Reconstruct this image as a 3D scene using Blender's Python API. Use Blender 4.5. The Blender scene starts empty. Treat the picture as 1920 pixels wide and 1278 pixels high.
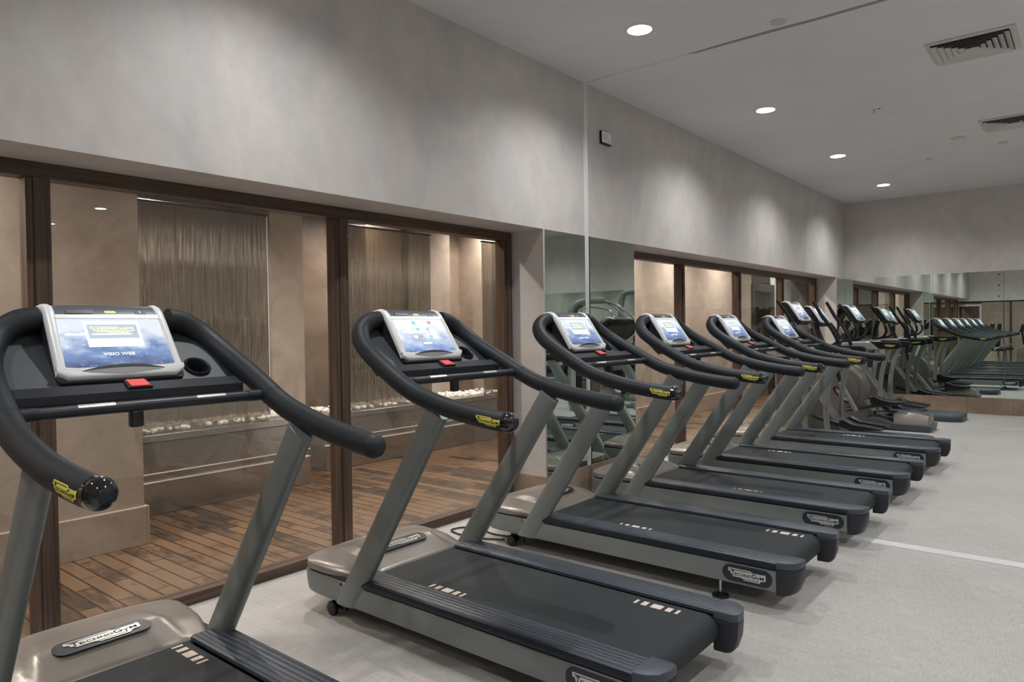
import bpy, bmesh, math, random
from mathutils import Vector, Matrix
random.seed(7)
D = bpy.data
COL = bpy.context.scene.collection
SC = bpy.context.scene
R = math.radians

# ------------------------------------------------------------------ materials
def mat(name, base=(.5, .5, .5), rough=.5, metal=0.0, spec=.5, coat=0.0, emis=None, estr=0.0):
    m = D.materials.new(name); m.use_nodes = True
    nt = m.node_tree; b = nt.nodes['Principled BSDF']
    b.inputs['Base Color'].default_value = (*base, 1)
    b.inputs['Roughness'].default_value = rough
    b.inputs['Metallic'].default_value = metal
    b.inputs['Specular IOR Level'].default_value = spec
    b.inputs['Coat Weight'].default_value = coat
    if emis:
        b.inputs['Emission Color'].default_value = (*emis, 1)
        b.inputs['Emission Strength'].default_value = estr
    m.diffuse_color = (*base, 1)
    return m

def N(m, t, loc=(0, 0), **kw):
    n = m.node_tree.nodes.new(t)
    for k, v in kw.items(): setattr(n, k, v)
    return n
def L(m, a, b): m.node_tree.links.new(a, b)
def coords(m, scale=(1, 1, 1), rot=(0, 0, 0), loc=(0, 0, 0)):
    tc = N(m, 'ShaderNodeTexCoord'); mp = N(m, 'ShaderNodeMapping')
    mp.inputs['Scale'].default_value = scale; mp.inputs['Rotation'].default_value = rot; mp.inputs['Location'].default_value = loc
    L(m, tc.outputs['Object'], mp.inputs['Vector']); return mp.outputs[0]
def noise(m, vec, scale, detail=4, rough=.55, dist=0):
    n = N(m, 'ShaderNodeTexNoise'); n.inputs['Scale'].default_value = scale
    n.inputs['Detail'].default_value = detail; n.inputs['Roughness'].default_value = rough
    n.inputs['Distortion'].default_value = dist
    L(m, vec, n.inputs['Vector']); return n.outputs['Fac']
def ramp(m, fac, stops):
    r = N(m, 'ShaderNodeValToRGB'); e = r.color_ramp.elements
    while len(e) > 1: e.remove(e[-1])
    e[0].position = stops[0][0]; e[0].color = (*stops[0][1], 1)
    for p, c in stops[1:]:
        x = e.new(p); x.color = (*c, 1)
    L(m, fac, r.inputs['Fac']); return r.outputs['Color']
def mixc(m, a, b, fac, mode='MIX'):
    n = N(m, 'ShaderNodeMix', data_type='RGBA', blend_type=mode)
    if isinstance(fac, (int, float)): n.inputs[0].default_value = fac
    else: L(m, fac, n.inputs[0])
    for i, x in ((6, a), (7, b)):
        if isinstance(x, tuple): n.inputs[i].default_value = (*x, 1)
        else: L(m, x, n.inputs[i])
    return n.outputs[2]
def bump(m, h, strength=.2, dist=.01):
    b = N(m, 'ShaderNodeBump'); b.inputs['Strength'].default_value = strength; b.inputs['Distance'].default_value = dist
    L(m, h, b.inputs['Height']); L(m, b.outputs[0], m.node_tree.nodes['Principled BSDF'].inputs['Normal'])
def P(m): return m.node_tree.nodes['Principled BSDF']
def speck(m, base, amt, scale, bstr=.1, bdist=.002, sc=(1, 1, 1)):
    v = coords(m, sc); f = noise(m, v, scale, 5, .6)
    d = tuple(max(0, c * (1 - amt)) for c in base); l = tuple(c * (1 + amt) for c in base)
    L(m, ramp(m, f, [(.3, d), (.7, l)]), P(m).inputs['Base Color'])
    if bstr: bump(m, f, bstr, bdist)

M = {}
def plaster(name, base, amt=.10):
    m = mat(name, base, .48, spec=.42); v = coords(m); v2 = coords(m, (1, 1, .7))
    a = noise(m, v2, 1.6, 7, .62, .5); b = noise(m, v2, 5, 6, .65, .3); c = noise(m, v, 260, 2, .5)
    lo = tuple(x * (1 - amt * 1.7) for x in base); hi = tuple(x * (1 + amt) for x in base)
    warm = (base[0] * 1.05, base[1] * .985, base[2] * .96)
    ca = ramp(m, a, [(.30, lo), (.52, warm), (.72, hi)])
    cb = ramp(m, b, [(.3, (.91, .91, .91)), (.7, (1.04, 1.04, 1.04))])
    L(m, mixc(m, ca, cb, 1.0, 'MULTIPLY'), P(m).inputs['Base Color'])
    rr = N(m, 'ShaderNodeMapRange'); rr.inputs[3].default_value = .36; rr.inputs[4].default_value = .6
    L(m, b, rr.inputs[0]); L(m, rr.outputs[0], P(m).inputs['Roughness'])
    mx = N(m, 'ShaderNodeMath', operation='ADD'); L(m, c, mx.inputs[0]); L(m, b, mx.inputs[1])
    bump(m, mx.outputs[0], .28, .0035)
    return m
M['plaster'] = plaster('grey_polished_plaster', (.59, .58, .565), .07)
M['plaster_lt'] = plaster('light_panel', (.84, .84, .82), .03)
m = M['ceiling'] = mat('ceiling_paint', (.74, .745, .75), .8); speck(m, (.74, .745, .75), .03, 2.0, .02)
m = M['soffit'] = mat('soffit_paint', (.36, .34, .32), .7)

m = M['floor'] = mat('woven_vinyl_floor', (.5, .48, .45), .55, spec=.3)
va = coords(m, (6, 210, 1)); vb = coords(m, (190, 14, 1)); vc = coords(m)
na = noise(m, va, 1, 3); nb = noise(m, vb, 1, 3); nc = noise(m, vc, 1.2, 5, .6); nd = noise(m, vc, 420, 2)
ad = N(m, 'ShaderNodeMath', operation='ADD'); L(m, na, ad.inputs[0]); L(m, nb, ad.inputs[1])
ad2 = N(m, 'ShaderNodeMath', operation='ADD'); L(m, ad.outputs[0], ad2.inputs[0]); L(m, nd, ad2.inputs[1])
mr = N(m, 'ShaderNodeMapRange'); mr.inputs[1].default_value = 1.05; mr.inputs[2].default_value = 1.95; L(m, ad2.outputs[0], mr.inputs[0])
c1 = ramp(m, mr.outputs[0], [(.1, (.335, .313, .292)), (.5, (.43, .409, .386)), (.9, (.52, .50, .477))])
c2 = ramp(m, nc, [(.3, (.90, .90, .90)), (.7, (1.05, 1.045, 1.04))])
L(m, mixc(m, c1, c2, 1.0, 'MULTIPLY'), P(m).inputs['Base Color']); bump(m, ad.outputs[0], .25, .0015)

def woodframe(name, rot):
    m = mat(name, (.1, .06, .045), .42)
    v = coords(m, (90, 90, 90) if rot is None else rot); f = noise(m, v, 1, 5, .6, .2)
    L(m, ramp(m, f, [(.25, (.040, .024, .017)), (.5, (.090, .055, .038)), (.75, (.160, .102, .072))]), P(m).inputs['Base Color'])
    bump(m, f, .25, .001); return m
M['wood_v'] = woodframe('walnut_vertical', (55, 55, 1.6))
M['wood_h'] = woodframe('walnut_horizontal', (55, 1.6, 55))
m = M['deck'] = mat('timber_deck', (.2, .1, .05), .42)
v = coords(m)
br = N(m, 'ShaderNodeTexBrick'); br.offset = .37; br.squash = 1
for k, x in (('Scale', 1.0), ('Mortar Size', .0055), ('Mortar Smooth', .1), ('Bias', 0.0), ('Brick Width', .52), ('Row Height', .098)): br.inputs[k].default_value = x
br.inputs['Color1'].default_value = (.0, .0, .0, 1); br.inputs['Color2'].default_value = (1, 1, 1, 1); br.inputs['Mortar'].default_value = (.5, .5, .5, 1)
L(m, v, br.inputs['Vector'])
g = noise(m, coords(m, (5, 22, 1)), 1, 6, .65, .6); g2 = noise(m, v, 3.2, 4)
sm = N(m, 'ShaderNodeMath', operation='MULTIPLY_ADD'); sm.inputs[1].default_value = .60; L(m, br.outputs['Color'], sm.inputs[0]); L(m, g, sm.inputs[2])
sm2 = N(m, 'ShaderNodeMath', operation='MULTIPLY_ADD'); sm2.inputs[1].default_value = .5; L(m, g2, sm2.inputs[0]); L(m, sm.outputs[0], sm2.inputs[2])
cc = ramp(m, sm2.outputs[0], [(.56, (.016, .013, .011)), (.76, (.046, .030, .020)), (.94, (.108, .058, .028)), (1.15, (.165, .095, .050))])
L(m, mixc(m, cc, (.010, .008, .007), br.outputs['Fac']), P(m).inputs['Base Color'])
bf = N(m, 'ShaderNodeMath', operation='MULTIPLY_ADD'); bf.inputs[1].default_value = -3.0; L(m, br.outputs['Fac'], bf.inputs[0]); L(m, g, bf.inputs[2])
bump(m, bf.outputs[0], .35, .003)

def stone(name, a, b, c, w=.6, h=3.2, tile=True, mort=(.36, .30, .24)):
    m = mat(name, b, .35); v = coords(m)
    f = noise(m, v, 2.2, 8, .62, 1.2); f2 = noise(m, v, 14, 6, .7, 1.5)
    ad = N(m, 'ShaderNodeMath', operation='MULTIPLY_ADD'); ad.inputs[1].default_value = .35; L(m, f2, ad.inputs[0]); L(m, f, ad.inputs[2])
    L(m, ramp(m, ad.outputs[0], [(.42, a), (.66, b), (.92, c)]), P(m).inputs['Base Color']); return m
M['stone'] = stone('beige_limestone', (.35, .285, .23), (.425, .355, .295), (.52, .445, .38))
M['stone_dk'] = stone('brown_stone', (.17, .125, .095), (.235, .18, .14), (.30, .235, .185))
M['tile'] = stone('base_marble', (.20, .14, .10), (.30, .22, .16), (.42, .33, .26))
m = M['steel'] = mat('brushed_steel', (.44, .43, .42), .20, .92)
f = noise(m, coords(m, (1, 1, 1)), 3.5, 3, .5, .8); bump(m, f, .35, .02)
M['steel_plain'] = mat('satin_steel', (.62, .63, .63), .25, 1.0)
M['strip'] = mat('aluminium_strip', (.86, .87, .87), .32, .35)
m = M['pebble'] = mat('white_pebble', (.82, .78, .72), .6); speck(m, (.78, .74, .68), .12, 60, .1)

def glass(name, tint, refl=.05, gain=.9, rough=0.0, bumpsc=None, bstr=.3, gcol=(1, 1, 1)):
    m = D.materials.new(name); m.use_nodes = True; nt = m.node_tree; nt.nodes.clear()
    out = N(m, 'ShaderNodeOutputMaterial'); t = N(m, 'ShaderNodeBsdfTransparent'); g = N(m, 'ShaderNodeBsdfGlossy')
    t.inputs['Color'].default_value = (*tint, 1); g.inputs['Roughness'].default_value = rough; g.inputs['Color'].default_value = (*gcol, 1)
    lw = N(m, 'ShaderNodeLayerWeight'); lw.inputs['Blend'].default_value = .5
    pw = N(m, 'ShaderNodeMath', operation='POWER'); pw.inputs[1].default_value = 5; L(m, lw.outputs['Facing'], pw.inputs[0])
    ma = N(m, 'ShaderNodeMath', operation='MULTIPLY_ADD'); ma.inputs[1].default_value = gain; ma.inputs[2].default_value = refl; L(m, pw.outputs[0], ma.inputs[0])
    mx = N(m, 'ShaderNodeMixShader'); L(m, ma.outputs[0], mx.inputs[0]); L(m, t.outputs[0], mx.inputs[1]); L(m, g.outputs[0], mx.inputs[2])
    L(m, mx.outputs[0], out.inputs[0])
    if bumpsc:
        f = noise(m, coords(m, bumpsc), 1, 3, .6, .1); b = N(m, 'ShaderNodeBump'); b.inputs['Strength'].default_value = bstr; b.inputs['Distance'].default_value = .012
        L(m, f, b.inputs['Height']); L(m, b.outputs[0], g.inputs['Normal'])
    return m
M['glass'] = glass('window_glass', (.93, .92, .90), .035, .8)
M['glass_water'] = glass('rippled_water_glass', (.62, .595, .545), .34, .6, .12, (4, 48, .7), 1.0, (.93, .92, .88))
M['glass_green'] = glass('green_glass', (.72, .80, .74), .08, .8)
def mirror(name, tint):
    m = D.materials.new(name); m.use_nodes = True; nt = m.node_tree; nt.nodes.clear()
    out = N(m, 'ShaderNodeOutputMaterial'); g = N(m, 'ShaderNodeBsdfGlossy'); g.inputs['Roughness'].default_value = 0.0
    g.inputs['Color'].default_value = (*tint, 1); L(m, g.outputs[0], out.inputs[0]); return m
M['mirror'] = mirror('mirror_glass', (.70, .78, .725))
M['black_gap'] = mat('black_edge', (.01, .01, .01), .6)

# equipment
m = M['silver'] = mat('satin_grey_paint', (.222, .243, .238), .42, .25); speck(m, (.222, .243, .238), .05, 9, 0)
m = M['hood'] = mat('taupe_metallic', (.285, .258, .230), .34, .30, coat=.15); speck(m, (.285, .258, .230), .03, 4, 0)
m = M['rubber'] = mat('charcoal_rubber', (.014, .018, .023), .52, spec=.38); speck(m, (.014, .018, .023), .08, 300, .08, .0006)
M['dark'] = mat('charcoal_plastic', (.014, .017, .023), .42)
m = M['darktex'] = mat('textured_charcoal_panel', (.042, .047, .053), .5); speck(m, (.042, .047, .053), .2, 420, .1, .0006)
M['black'] = mat('black_plastic', (.008, .009, .011), .35)
m = M['belt'] = mat('running_belt_rubber', (.026, .031, .034), .66, spec=.28); speck(m, (.026, .031, .034), .35, 260, .15, .0008)
m = M['rail'] = mat('ribbed_blue_grey_rail', (.075, .092, .115), .40, spec=.5)
vv = coords(m); wv = N(m, 'ShaderNodeTexWave'); wv.bands_direction = 'Y'; wv.inputs['Scale'].default_value = 13.5; wv.inputs['Distortion'].default_value = 0
L(m, vv, wv.inputs['Vector']); mm_ = ramp(m, wv.outputs['Fac'], [(.04, (.010, .014, .02)), (.16, (.050, .064, .084)), (1, (.058, .074, .096))])
gr = noise(m, coords(m, (3, 160, 160)), 1, 3); L(m, mixc(m, mm_, ramp(m, gr, [(.3, (.75, .75, .75)), (.7, (1.2, 1.2, 1.2))]), 1.0, 'MULTIPLY'), P(m).inputs['Base Color'])
bump(m, wv.outputs['Fac'], .5, .004)
M['cap'] = mat('blue_grey_end_cap', (.050, .062, .080), .42)
M['bezel'] = mat('silver_white_bezel', (.84, .85, .84), .32, .05)
M['lens'] = mat('black_gloss_lens', (.004, .005, .007), .06, coat=1)
M['mark'] = mat('pale_belt_mark', (.72, .60, .53), .6)
M['logo_dark'] = mat('logo_oval_navy', (.020, .028, .038), .35)
M['logo_silver'] = mat('logo_silver', (.72, .73, .72), .28, .5)
M['logo_yellow'] = mat('logo_yellow', (.85, .74, .13), .4)
M['logo_ink'] = mat('logo_ink', (.006, .007, .009), .5)
M['taupe_shaded'] = mat('shaded_taupe_shell', (.150, .135, .120), .36, .3)  # hood taupe with the shade on the housings darkened into the colour
M['dk2'] = mat('deep_black_rubber', (.006, .008, .012), .5, spec=.35)
M['cover'] = mat('grey_blue_top_cover', (.085, .098, .118), .36)
M['maroon'] = mat('maroon_sounder', (.30, .035, .03), .4)
M['rail_lip'] = mat('navy_rail_lip', (.012, .017, .027), .42)
M['red'] = mat('red_stop_button', (.92, .10, .085), .4)
M['paleink'] = mat('pale_print', (.85, .55, .5), .5)
M['sensor'] = mat('steel_sensor_plate', (.80, .80, .78), .22, .9)
def emi(name, c, s):
    m = D.materials.new(name); m.use_nodes = True; nt = m.node_tree; nt.nodes.clear()
    o = N(m, 'ShaderNodeOutputMaterial'); e = N(m, 'ShaderNodeEmission'); e.inputs[0].default_value = (*c, 1); e.inputs[1].default_value = s
    L(m, e.outputs[0], o.inputs[0]); return m
M['lamp'] = emi('lamp_lens', (1, .99, .975), 26)
M['scr_white'] = emi('screen_white', (.93, .96, 1), 1.0)
M['scr_grey'] = emi('screen_grey', (.56, .64, .76), .72)
M['scr_yel'] = emi('screen_yellow', (.86, .88, .62), .8)
M['scr_teal'] = emi('screen_teal', (.35, .75, .9), .75)
M['scr_pink'] = emi('screen_pink', (.85, .5, .55), .65)
M['scr_lime'] = emi('screen_lime', (.72, .95, .8), .75)
def screenmat(name, a, b, c):
    m = mat(name, (.02, .02, .03), .12, spec=.6)
    tc = N(m, 'ShaderNodeTexCoord'); sp = N(m, 'ShaderNodeSeparateXYZ'); L(m, tc.outputs['UV'], sp.inputs[0])
    f = noise(m, tc.outputs['UV'], 3.2, 3, .5); f2 = N(m, 'ShaderNodeTexVoronoi'); f2.inputs['Scale'].default_value = 13; L(m, tc.outputs['UV'], f2.inputs['Vector'])
    x1 = N(m, 'ShaderNodeMath', operation='MULTIPLY_ADD'); x1.inputs[1].default_value = .7; L(m, sp.outputs[1], x1.inputs[0]); L(m, f, x1.inputs[2])
    cc = ramp(m, x1.outputs[0], [(.42, a), (.72, b), (1.10, c)])
    dots = ramp(m, f2.outputs['Distance'], [(.0, (.5, .55, .6)), (.16, (.12, .13, .15)), (.30, (0, 0, 0))])
    cc = mixc(m, cc, dots, .55, 'ADD')
    L(m, cc, P(m).inputs['Emission Color']); P(m).inputs['Emission Strength'].default_value = .72
    return m
M['screen_a'] = screenmat('display_blue', (.085, .10, .20), (.20, .31, .56), (.80, .86, .96))
M['screen_b'] = screenmat('display_pale', (.12, .22, .55), (.50, .60, .80), (.95, .97, 1.0))

# ------------------------------------------------------------------ mesh helpers
RA_ = [R(x) for x in (12, 24, 36, 48, 60, 70, 79, 86)]
class MB:
    def __init__(s): s.bm = bmesh.new()
    def poly(s, pts):
        vs = [s.bm.verts.new(p) for p in pts]
        try: return s.bm.faces.new(vs)
        except ValueError: return None
    def box(s, a, b, bev=0, seg=2):
        t = bmesh.new(); x0, y0, z0 = (min(a[i], b[i]) for i in range(3)); x1, y1, z1 = (max(a[i], b[i]) for i in range(3))
        vs = [t.verts.new(p) for p in ((x0, y0, z0), (x1, y0, z0), (x1, y1, z0), (x0, y1, z0), (x0, y0, z1), (x1, y0, z1), (x1, y1, z1), (x0, y1, z1))]
        for f in ((3, 2, 1, 0), (4, 5, 6, 7), (0, 1, 5, 4), (1, 2, 6, 5), (2, 3, 7, 6), (3, 0, 4, 7)): t.faces.new([vs[i] for i in f])
        if bev: bmesh.ops.bevel(t, geom=t.edges[:], offset=bev, segments=seg, affect='EDGES', profile=.5)
        s.merge(t); return s
    def merge(s, t, mx=None):
        if mx is not None: bmesh.ops.transform(t, matrix=mx, verts=t.verts[:])
        me = D.meshes.new('tmp'); t.to_mesh(me); s.bm.from_mesh(me); D.meshes.remove(me); t.free()
    def prism(s, prof, y0, y1, plane='xz', bev=0, seg=2):
        """polygon prof extruded between y0 and y1 along the remaining axis"""
        t = bmesh.new()
        def mk(p, q):
            return {'xz': (p[0], q, p[1]), 'xy': (p[0], p[1], q), 'yz': (q, p[0], p[1])}[plane]
        A = [t.verts.new(mk(p, y0)) for p in prof]; B = [t.verts.new(mk(p, y1)) for p in prof]; n = len(prof)
        t.faces.new(A); t.faces.new(B[::-1])
        for i in range(n): t.faces.new((A[i], B[i], B[(i + 1) % n], A[(i + 1) % n]))
        bmesh.ops.recalc_face_normals(t, faces=t.faces[:])
        if bev:
            es = [e for e in t.edges if (e.verts[0] in A) == (e.verts[1] in A)]
            bmesh.ops.bevel(t, geom=es, offset=bev, segments=seg, affect='EDGES', profile=.5)
        s.merge(t); return s
    def tube(s, pts, rad, seg=16, caps=True, squash=None, up=None, round_end=(False, False)):
        pts = [Vector(p) for p in pts]; n = len(pts)
        if not hasattr(rad, '__len__'): rad = [rad] * n
        rad = list(rad)
        for end, flag in ((0, round_end[0]), (1, round_end[1])):
            if flag:
                i = 0 if end == 0 else len(pts) - 1; j = 1 if end == 0 else len(pts) - 2
                d = (pts[i] - pts[j]).normalized(); r = rad[i]; c = pts[i]
                new = [c + d * r * math.sin(a) for a in RA_]; nr = [r * math.cos(a) for a in RA_]
                if end == 0: pts = new[::-1] + pts; rad = nr[::-1] + rad
                else: pts = pts + new; rad = rad + nr
        n = len(pts); rings = []; pu = None
        for i, p in enumerate(pts):
            t = (pts[min(i + 1, n - 1)] - pts[max(i - 1, 0)]).normalized()
            if pu is None:
                u = Vector(up) if up else (Vector((0, 0, 1)) if abs(t.z) < .9 else Vector((1, 0, 0)))
            else: u = pu
            u = (u - t * u.dot(t)).normalized(); pu = u; w = t.cross(u)
            a, b = (rad[i], rad[i]) if squash is None else (rad[i] * squash[0], rad[i] * squash[1])
            rings.append([s.bm.verts.new(p + u * math.cos(2 * math.pi * k / seg) * a + w * math.sin(2 * math.pi * k / seg) * b) for k in range(seg)])
        for i in range(n - 1):
            for k in range(seg):
                s.bm.faces.new((rings[i][k], rings[i][(k + 1) % seg], rings[i + 1][(k + 1) % seg], rings[i + 1][k]))
        if caps: s.bm.faces.new(rings[0][::-1]); s.bm.faces.new(rings[-1])
        return s
    def cyl(s, a, b, r, seg=20, r2=None): return s.tube([a, b], [r, r if r2 is None else r2], seg)
    def lathe(s, prof, c=(0, 0, 0), axis='z', seg=28):
        rings = []
        for r, h in prof:
            ring = []
            for k in range(seg):
                a = 2 * math.pi * k / seg; q = (r * math.cos(a), r * math.sin(a), h)
                if axis == 'y': q = (q[0], q[2], q[1])
                if axis == 'x': q = (q[2], q[0], q[1])
                ring.append(s.bm.verts.new((q[0] + c[0], q[1] + c[1], q[2] + c[2])))
            rings.append(ring)
        for i in range(len(rings) - 1):
            for k in range(seg): s.bm.faces.new((rings[i][k], rings[i][(k + 1) % seg], rings[i + 1][(k + 1) % seg], rings[i + 1][k]))
        if prof[0][0] > 1e-6: s.bm.faces.new(rings[0][::-1])
        if prof[-1][0] > 1e-6: s.bm.faces.new(rings[-1])
        return s
    def grid(s, rows, close=False):
        g = [[s.bm.verts.new(p) for p in r] for r in rows]
        for i in range(len(g) - 1):
            for j in range(len(g[0]) - 1): s.bm.faces.new((g[i][j], g[i][j + 1], g[i + 1][j + 1], g[i + 1][j]))
        return g
    def build(s, name, material, parent=None, smooth=True, ang=38, uvp=None, fixn=True):
        bmesh.ops.remove_doubles(s.bm, verts=s.bm.verts[:], dist=1e-5)
        if fixn: bmesh.ops.recalc_face_normals(s.bm, faces=s.bm.faces[:])
        me = D.meshes.new(name); s.bm.to_mesh(me); s.bm.free(); me.materials.append(material)
        if smooth:
            me.shade_smooth(); me.set_sharp_from_angle(angle=R(ang))
        if uvp:
            o0, u, v, w, h = uvp; lay = me.uv_layers.new(name='UVMap')
            for lp in me.loops:
                d = Vector(me.vertices[lp.vertex_index].co) - Vector(o0); lay.data[lp.index].uv = (d.dot(Vector(u)) / w, d.dot(Vector(v)) / h)
        o = D.objects.new(name, me); COL.objects.link(o)
        if parent: o.parent = parent
        return o

def tag(o, label=None, cat=None, group=None, kind=None):
    if label: o['label'] = label
    if cat: o['category'] = cat
    if group: o['group'] = group
    if kind: o['kind'] = kind
    return o
def empty(name, loc=(0, 0, 0), rz=0):
    o = D.objects.new(name, None); COL.objects.link(o); o.location = loc; o.rotation_euler = (0, 0, rz); o.empty_display_size = .1; return o
def kids(o): return [c for c in D.objects if c.parent == o]
def copy_tree(o, parent=None):
    c = o.copy(); COL.objects.link(c); c.parent = parent
    for ch in kids(o): copy_tree(ch, c)
    return c
def catmull(pts, n=6):
    P_ = [Vector(p) for p in pts]; out = []
    for i in range(len(P_) - 1):
        p0 = P_[max(i - 1, 0)]; p1 = P_[i]; p2 = P_[i + 1]; p3 = P_[min(i + 2, len(P_) - 1)]
        for k in range(n):
            t = k / n; out.append(.5 * ((2 * p1) + (-p0 + p2) * t + (2 * p0 - 5 * p1 + 4 * p2 - p3) * t * t + (-p0 + 3 * p1 - 3 * p2 + p3) * t ** 3))
    out.append(P_[-1]); return out

_tc = {}
def glyphs(txt):
    if txt in _tc: return _tc[txt]
    cu = D.curves.new('t', 'FONT'); cu.body = txt; cu.size = 1; cu.resolution_u = 3; cu.offset = .018
    ob = D.objects.new('t', cu); COL.objects.link(ob); bpy.context.view_layer.update()
    me = D.meshes.new_from_object(ob.evaluated_get(bpy.context.evaluated_depsgraph_get()))
    v = [tuple(x.co) for x in me.vertices]; f = [tuple(p.vertices) for p in me.polygons]
    x0 = min(a[0] for a in v); x1 = max(a[0] for a in v); y0 = min(a[1] for a in v); y1 = max(a[1] for a in v)
    v = [((a[0] - x0) / (x1 - x0), (a[1] - y0) / (y1 - y0)) for a in v]
    D.objects.remove(ob); D.curves.remove(cu); D.meshes.remove(me); _tc[txt] = (v, f); return _tc[txt]
def put_text(mb, txt, x, y, w, h, fr):
    """fr maps (u,v,depth) to a point"""
    v, f = glyphs(txt); vs = [mb.bm.verts.new(fr(x + a * w, y + b * h, 0)) for a, b in v]
    for p in f:
        try: mb.bm.faces.new([vs[i] for i in p])
        except ValueError: pass
def frame(o, u, v, n):
    o, u, v, n = Vector(o), Vector(u).normalized(), Vector(v).normalized(), Vector(n).normalized()
    return lambda a, b, c: o + u * a + v * b + n * c
PLATE = [(0, .93), (.60, .93), (.64, .80), (.95, .80), (.965, .86), (1, .80), (1, .34), (.955, .27), (.88, .27), (.84, .04), (.43, .04), (.37, .22), (.13, .22), (.10, .40), (.075, .40), (.06, .62), (.0, .66)]
LET = [('T', .075, .30, .105, .46), ('E', .185, .34, .075, .26), ('C', .270, .34, .080, .26), ('H', .362, .34, .078, .26), ('N', .452, .34, .078, .26), ('O', .540, .34, .085, .26), ('G', .635, .34, .115, .42), ('Y', .755, .18, .085, .38), ('M', .850, .36, .105, .26)]
def slab(mb, pts, fr, th):
    A = [mb.bm.verts.new(fr(a, b, 0)) for a, b in pts]; B = [mb.bm.verts.new(fr(a, b, th)) for a, b in pts]; n = len(pts)
    mb.bm.faces.new(A[::-1]); mb.bm.faces.new(B)
    for i in range(n): mb.bm.faces.new((A[i], A[(i + 1) % n], B[(i + 1) % n], B[i]))
def cyl_frame(o, u, n, r):
    """frame wrapped on a tube: o on the axis, u along it, n outwards"""
    o, u, n = Vector(o), Vector(u).normalized(), Vector(n).normalized(); n = (n - u * n.dot(u)).normalized(); v = n.cross(u)
    return lambda a, b, c: o + u * a + (v * math.sin(b / r) + n * math.cos(b / r)) * (r + c)
def mapped(mb, flat, cuts, fr):
    for b_ in cuts:
        bmesh.ops.bisect_plane(flat, geom=flat.verts[:] + flat.edges[:] + flat.faces[:], plane_co=(0, b_, 0), plane_no=(0, 1, 0))
    for vv_ in flat.verts: vv_.co = fr(vv_.co.x, vv_.co.y, vv_.co.z)
    mb.merge(flat)
def logo(parent, o, u, v, n, w, h, plate, ink, name='logo_plate', th=.0025, line=True, wrap=None):
    """maker's plate centred at o; wrap = tube radius to bend it round"""
    if wrap:
        f0 = cyl_frame(o, u, n, wrap); F = lambda a, b, c: f0(a - w / 2, b - h / 2, c)
    else:
        o = Vector(o) - Vector(u).normalized() * w / 2 - Vector(v).normalized() * h / 2; F = frame(o, u, v, n)
    fl = MB(); slab(fl, [(a * w, b * h) for a, b in PLATE], lambda a, b, c: Vector((a, b, c)), th)
    mb = MB(); mapped(mb, fl.bm, [h * k / 8 for k in range(1, 8)] if wrap else [], F); p = mb.build(name, plate, parent, smooth=False)
    fl = MB(); f2 = lambda a, b, c: Vector((a, b, th + .0006))
    for c, x, y, ww, hh in LET: put_text(fl, c, x * w, y * h, ww * w, hh * h, f2)
    if line:
        for (a, b, c, d) in ((.035, .79, .60, .845), (.40, .13, .80, .18)):
            fl.poly([f2(a * w, b * h, 0), f2(c * w, b * h, 0), f2(c * w, d * h, 0), f2(a * w, d * h, 0)])
    mb = MB(); mapped(mb, fl.bm, [h * k / 8 for k in range(1, 8)] if wrap else [], F)
    mb.build('lettering', ink, p, smooth=False, fixn=False); return p
def capsule(w, h, k=12):
    r = h / 2; pts = []
    for i in range(k + 1): a = -math.pi / 2 + math.pi * i / k; pts.append((w / 2 - r + r * math.cos(a), r * math.sin(a)))
    for i in range(k + 1): a = math.pi / 2 + math.pi * i / k; pts.append((-w / 2 + r + r * math.cos(a), r * math.sin(a)))
    return pts
def badge(parent, o, u, v, n, w, h, name='badge', lw=.78, lh=.60):
    fr = frame(o, u, v, n); mb = MB(); slab(mb, capsule(w, h), fr, .003); b = mb.build(name, M['logo_dark'], parent, smooth=False)
    return b, fr(0, 0, .003)

# ------------------------------------------------------------------ calibrated numbers
H = 3.546; ZN = 2.236; ZM = .2575; YB = 13.289; YJ = 5.127; YR = -2.42; XR = 12.4
N1E = 4.51; N2S = 5.94; N2E = 12.76

# ------------------------------------------------------------------ the setting
def struct(name, mb, m, parent=None, **k):
    o = mb.build(name, m, parent, smooth=k.pop('smooth', False))
    if not parent: o['kind'] = 'structure'
    return o
mb = MB(); mb.box((-.45, YR - .2, -.12), (XR + .2, YB + .2, 0)); struct('floor', mb, M['floor'])
mb = MB(); mb.box((-.45, YR - .2, H), (XR + .2, YB + .2, H + .15)); struct('ceiling', mb, M['ceiling'])
mb = MB()
mb.box((-.45, YR, ZN), (0, YB, H)); mb.box((-.45, N1E, 0), (0, N2S, ZN)); mb.box((-.45, N2E, 0), (0, YB, ZN))
struct('wall_left', mb, M['plaster'])
mb = MB(); mb.box((-.45, YB, 0), (XR, YB + .2, H)); struct('wall_back', mb, M['plaster'])
mb = MB(); mb.box((XR, YR, 0), (XR + .2, YB, H)); struct('wall_right', mb, M['plaster'])
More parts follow.
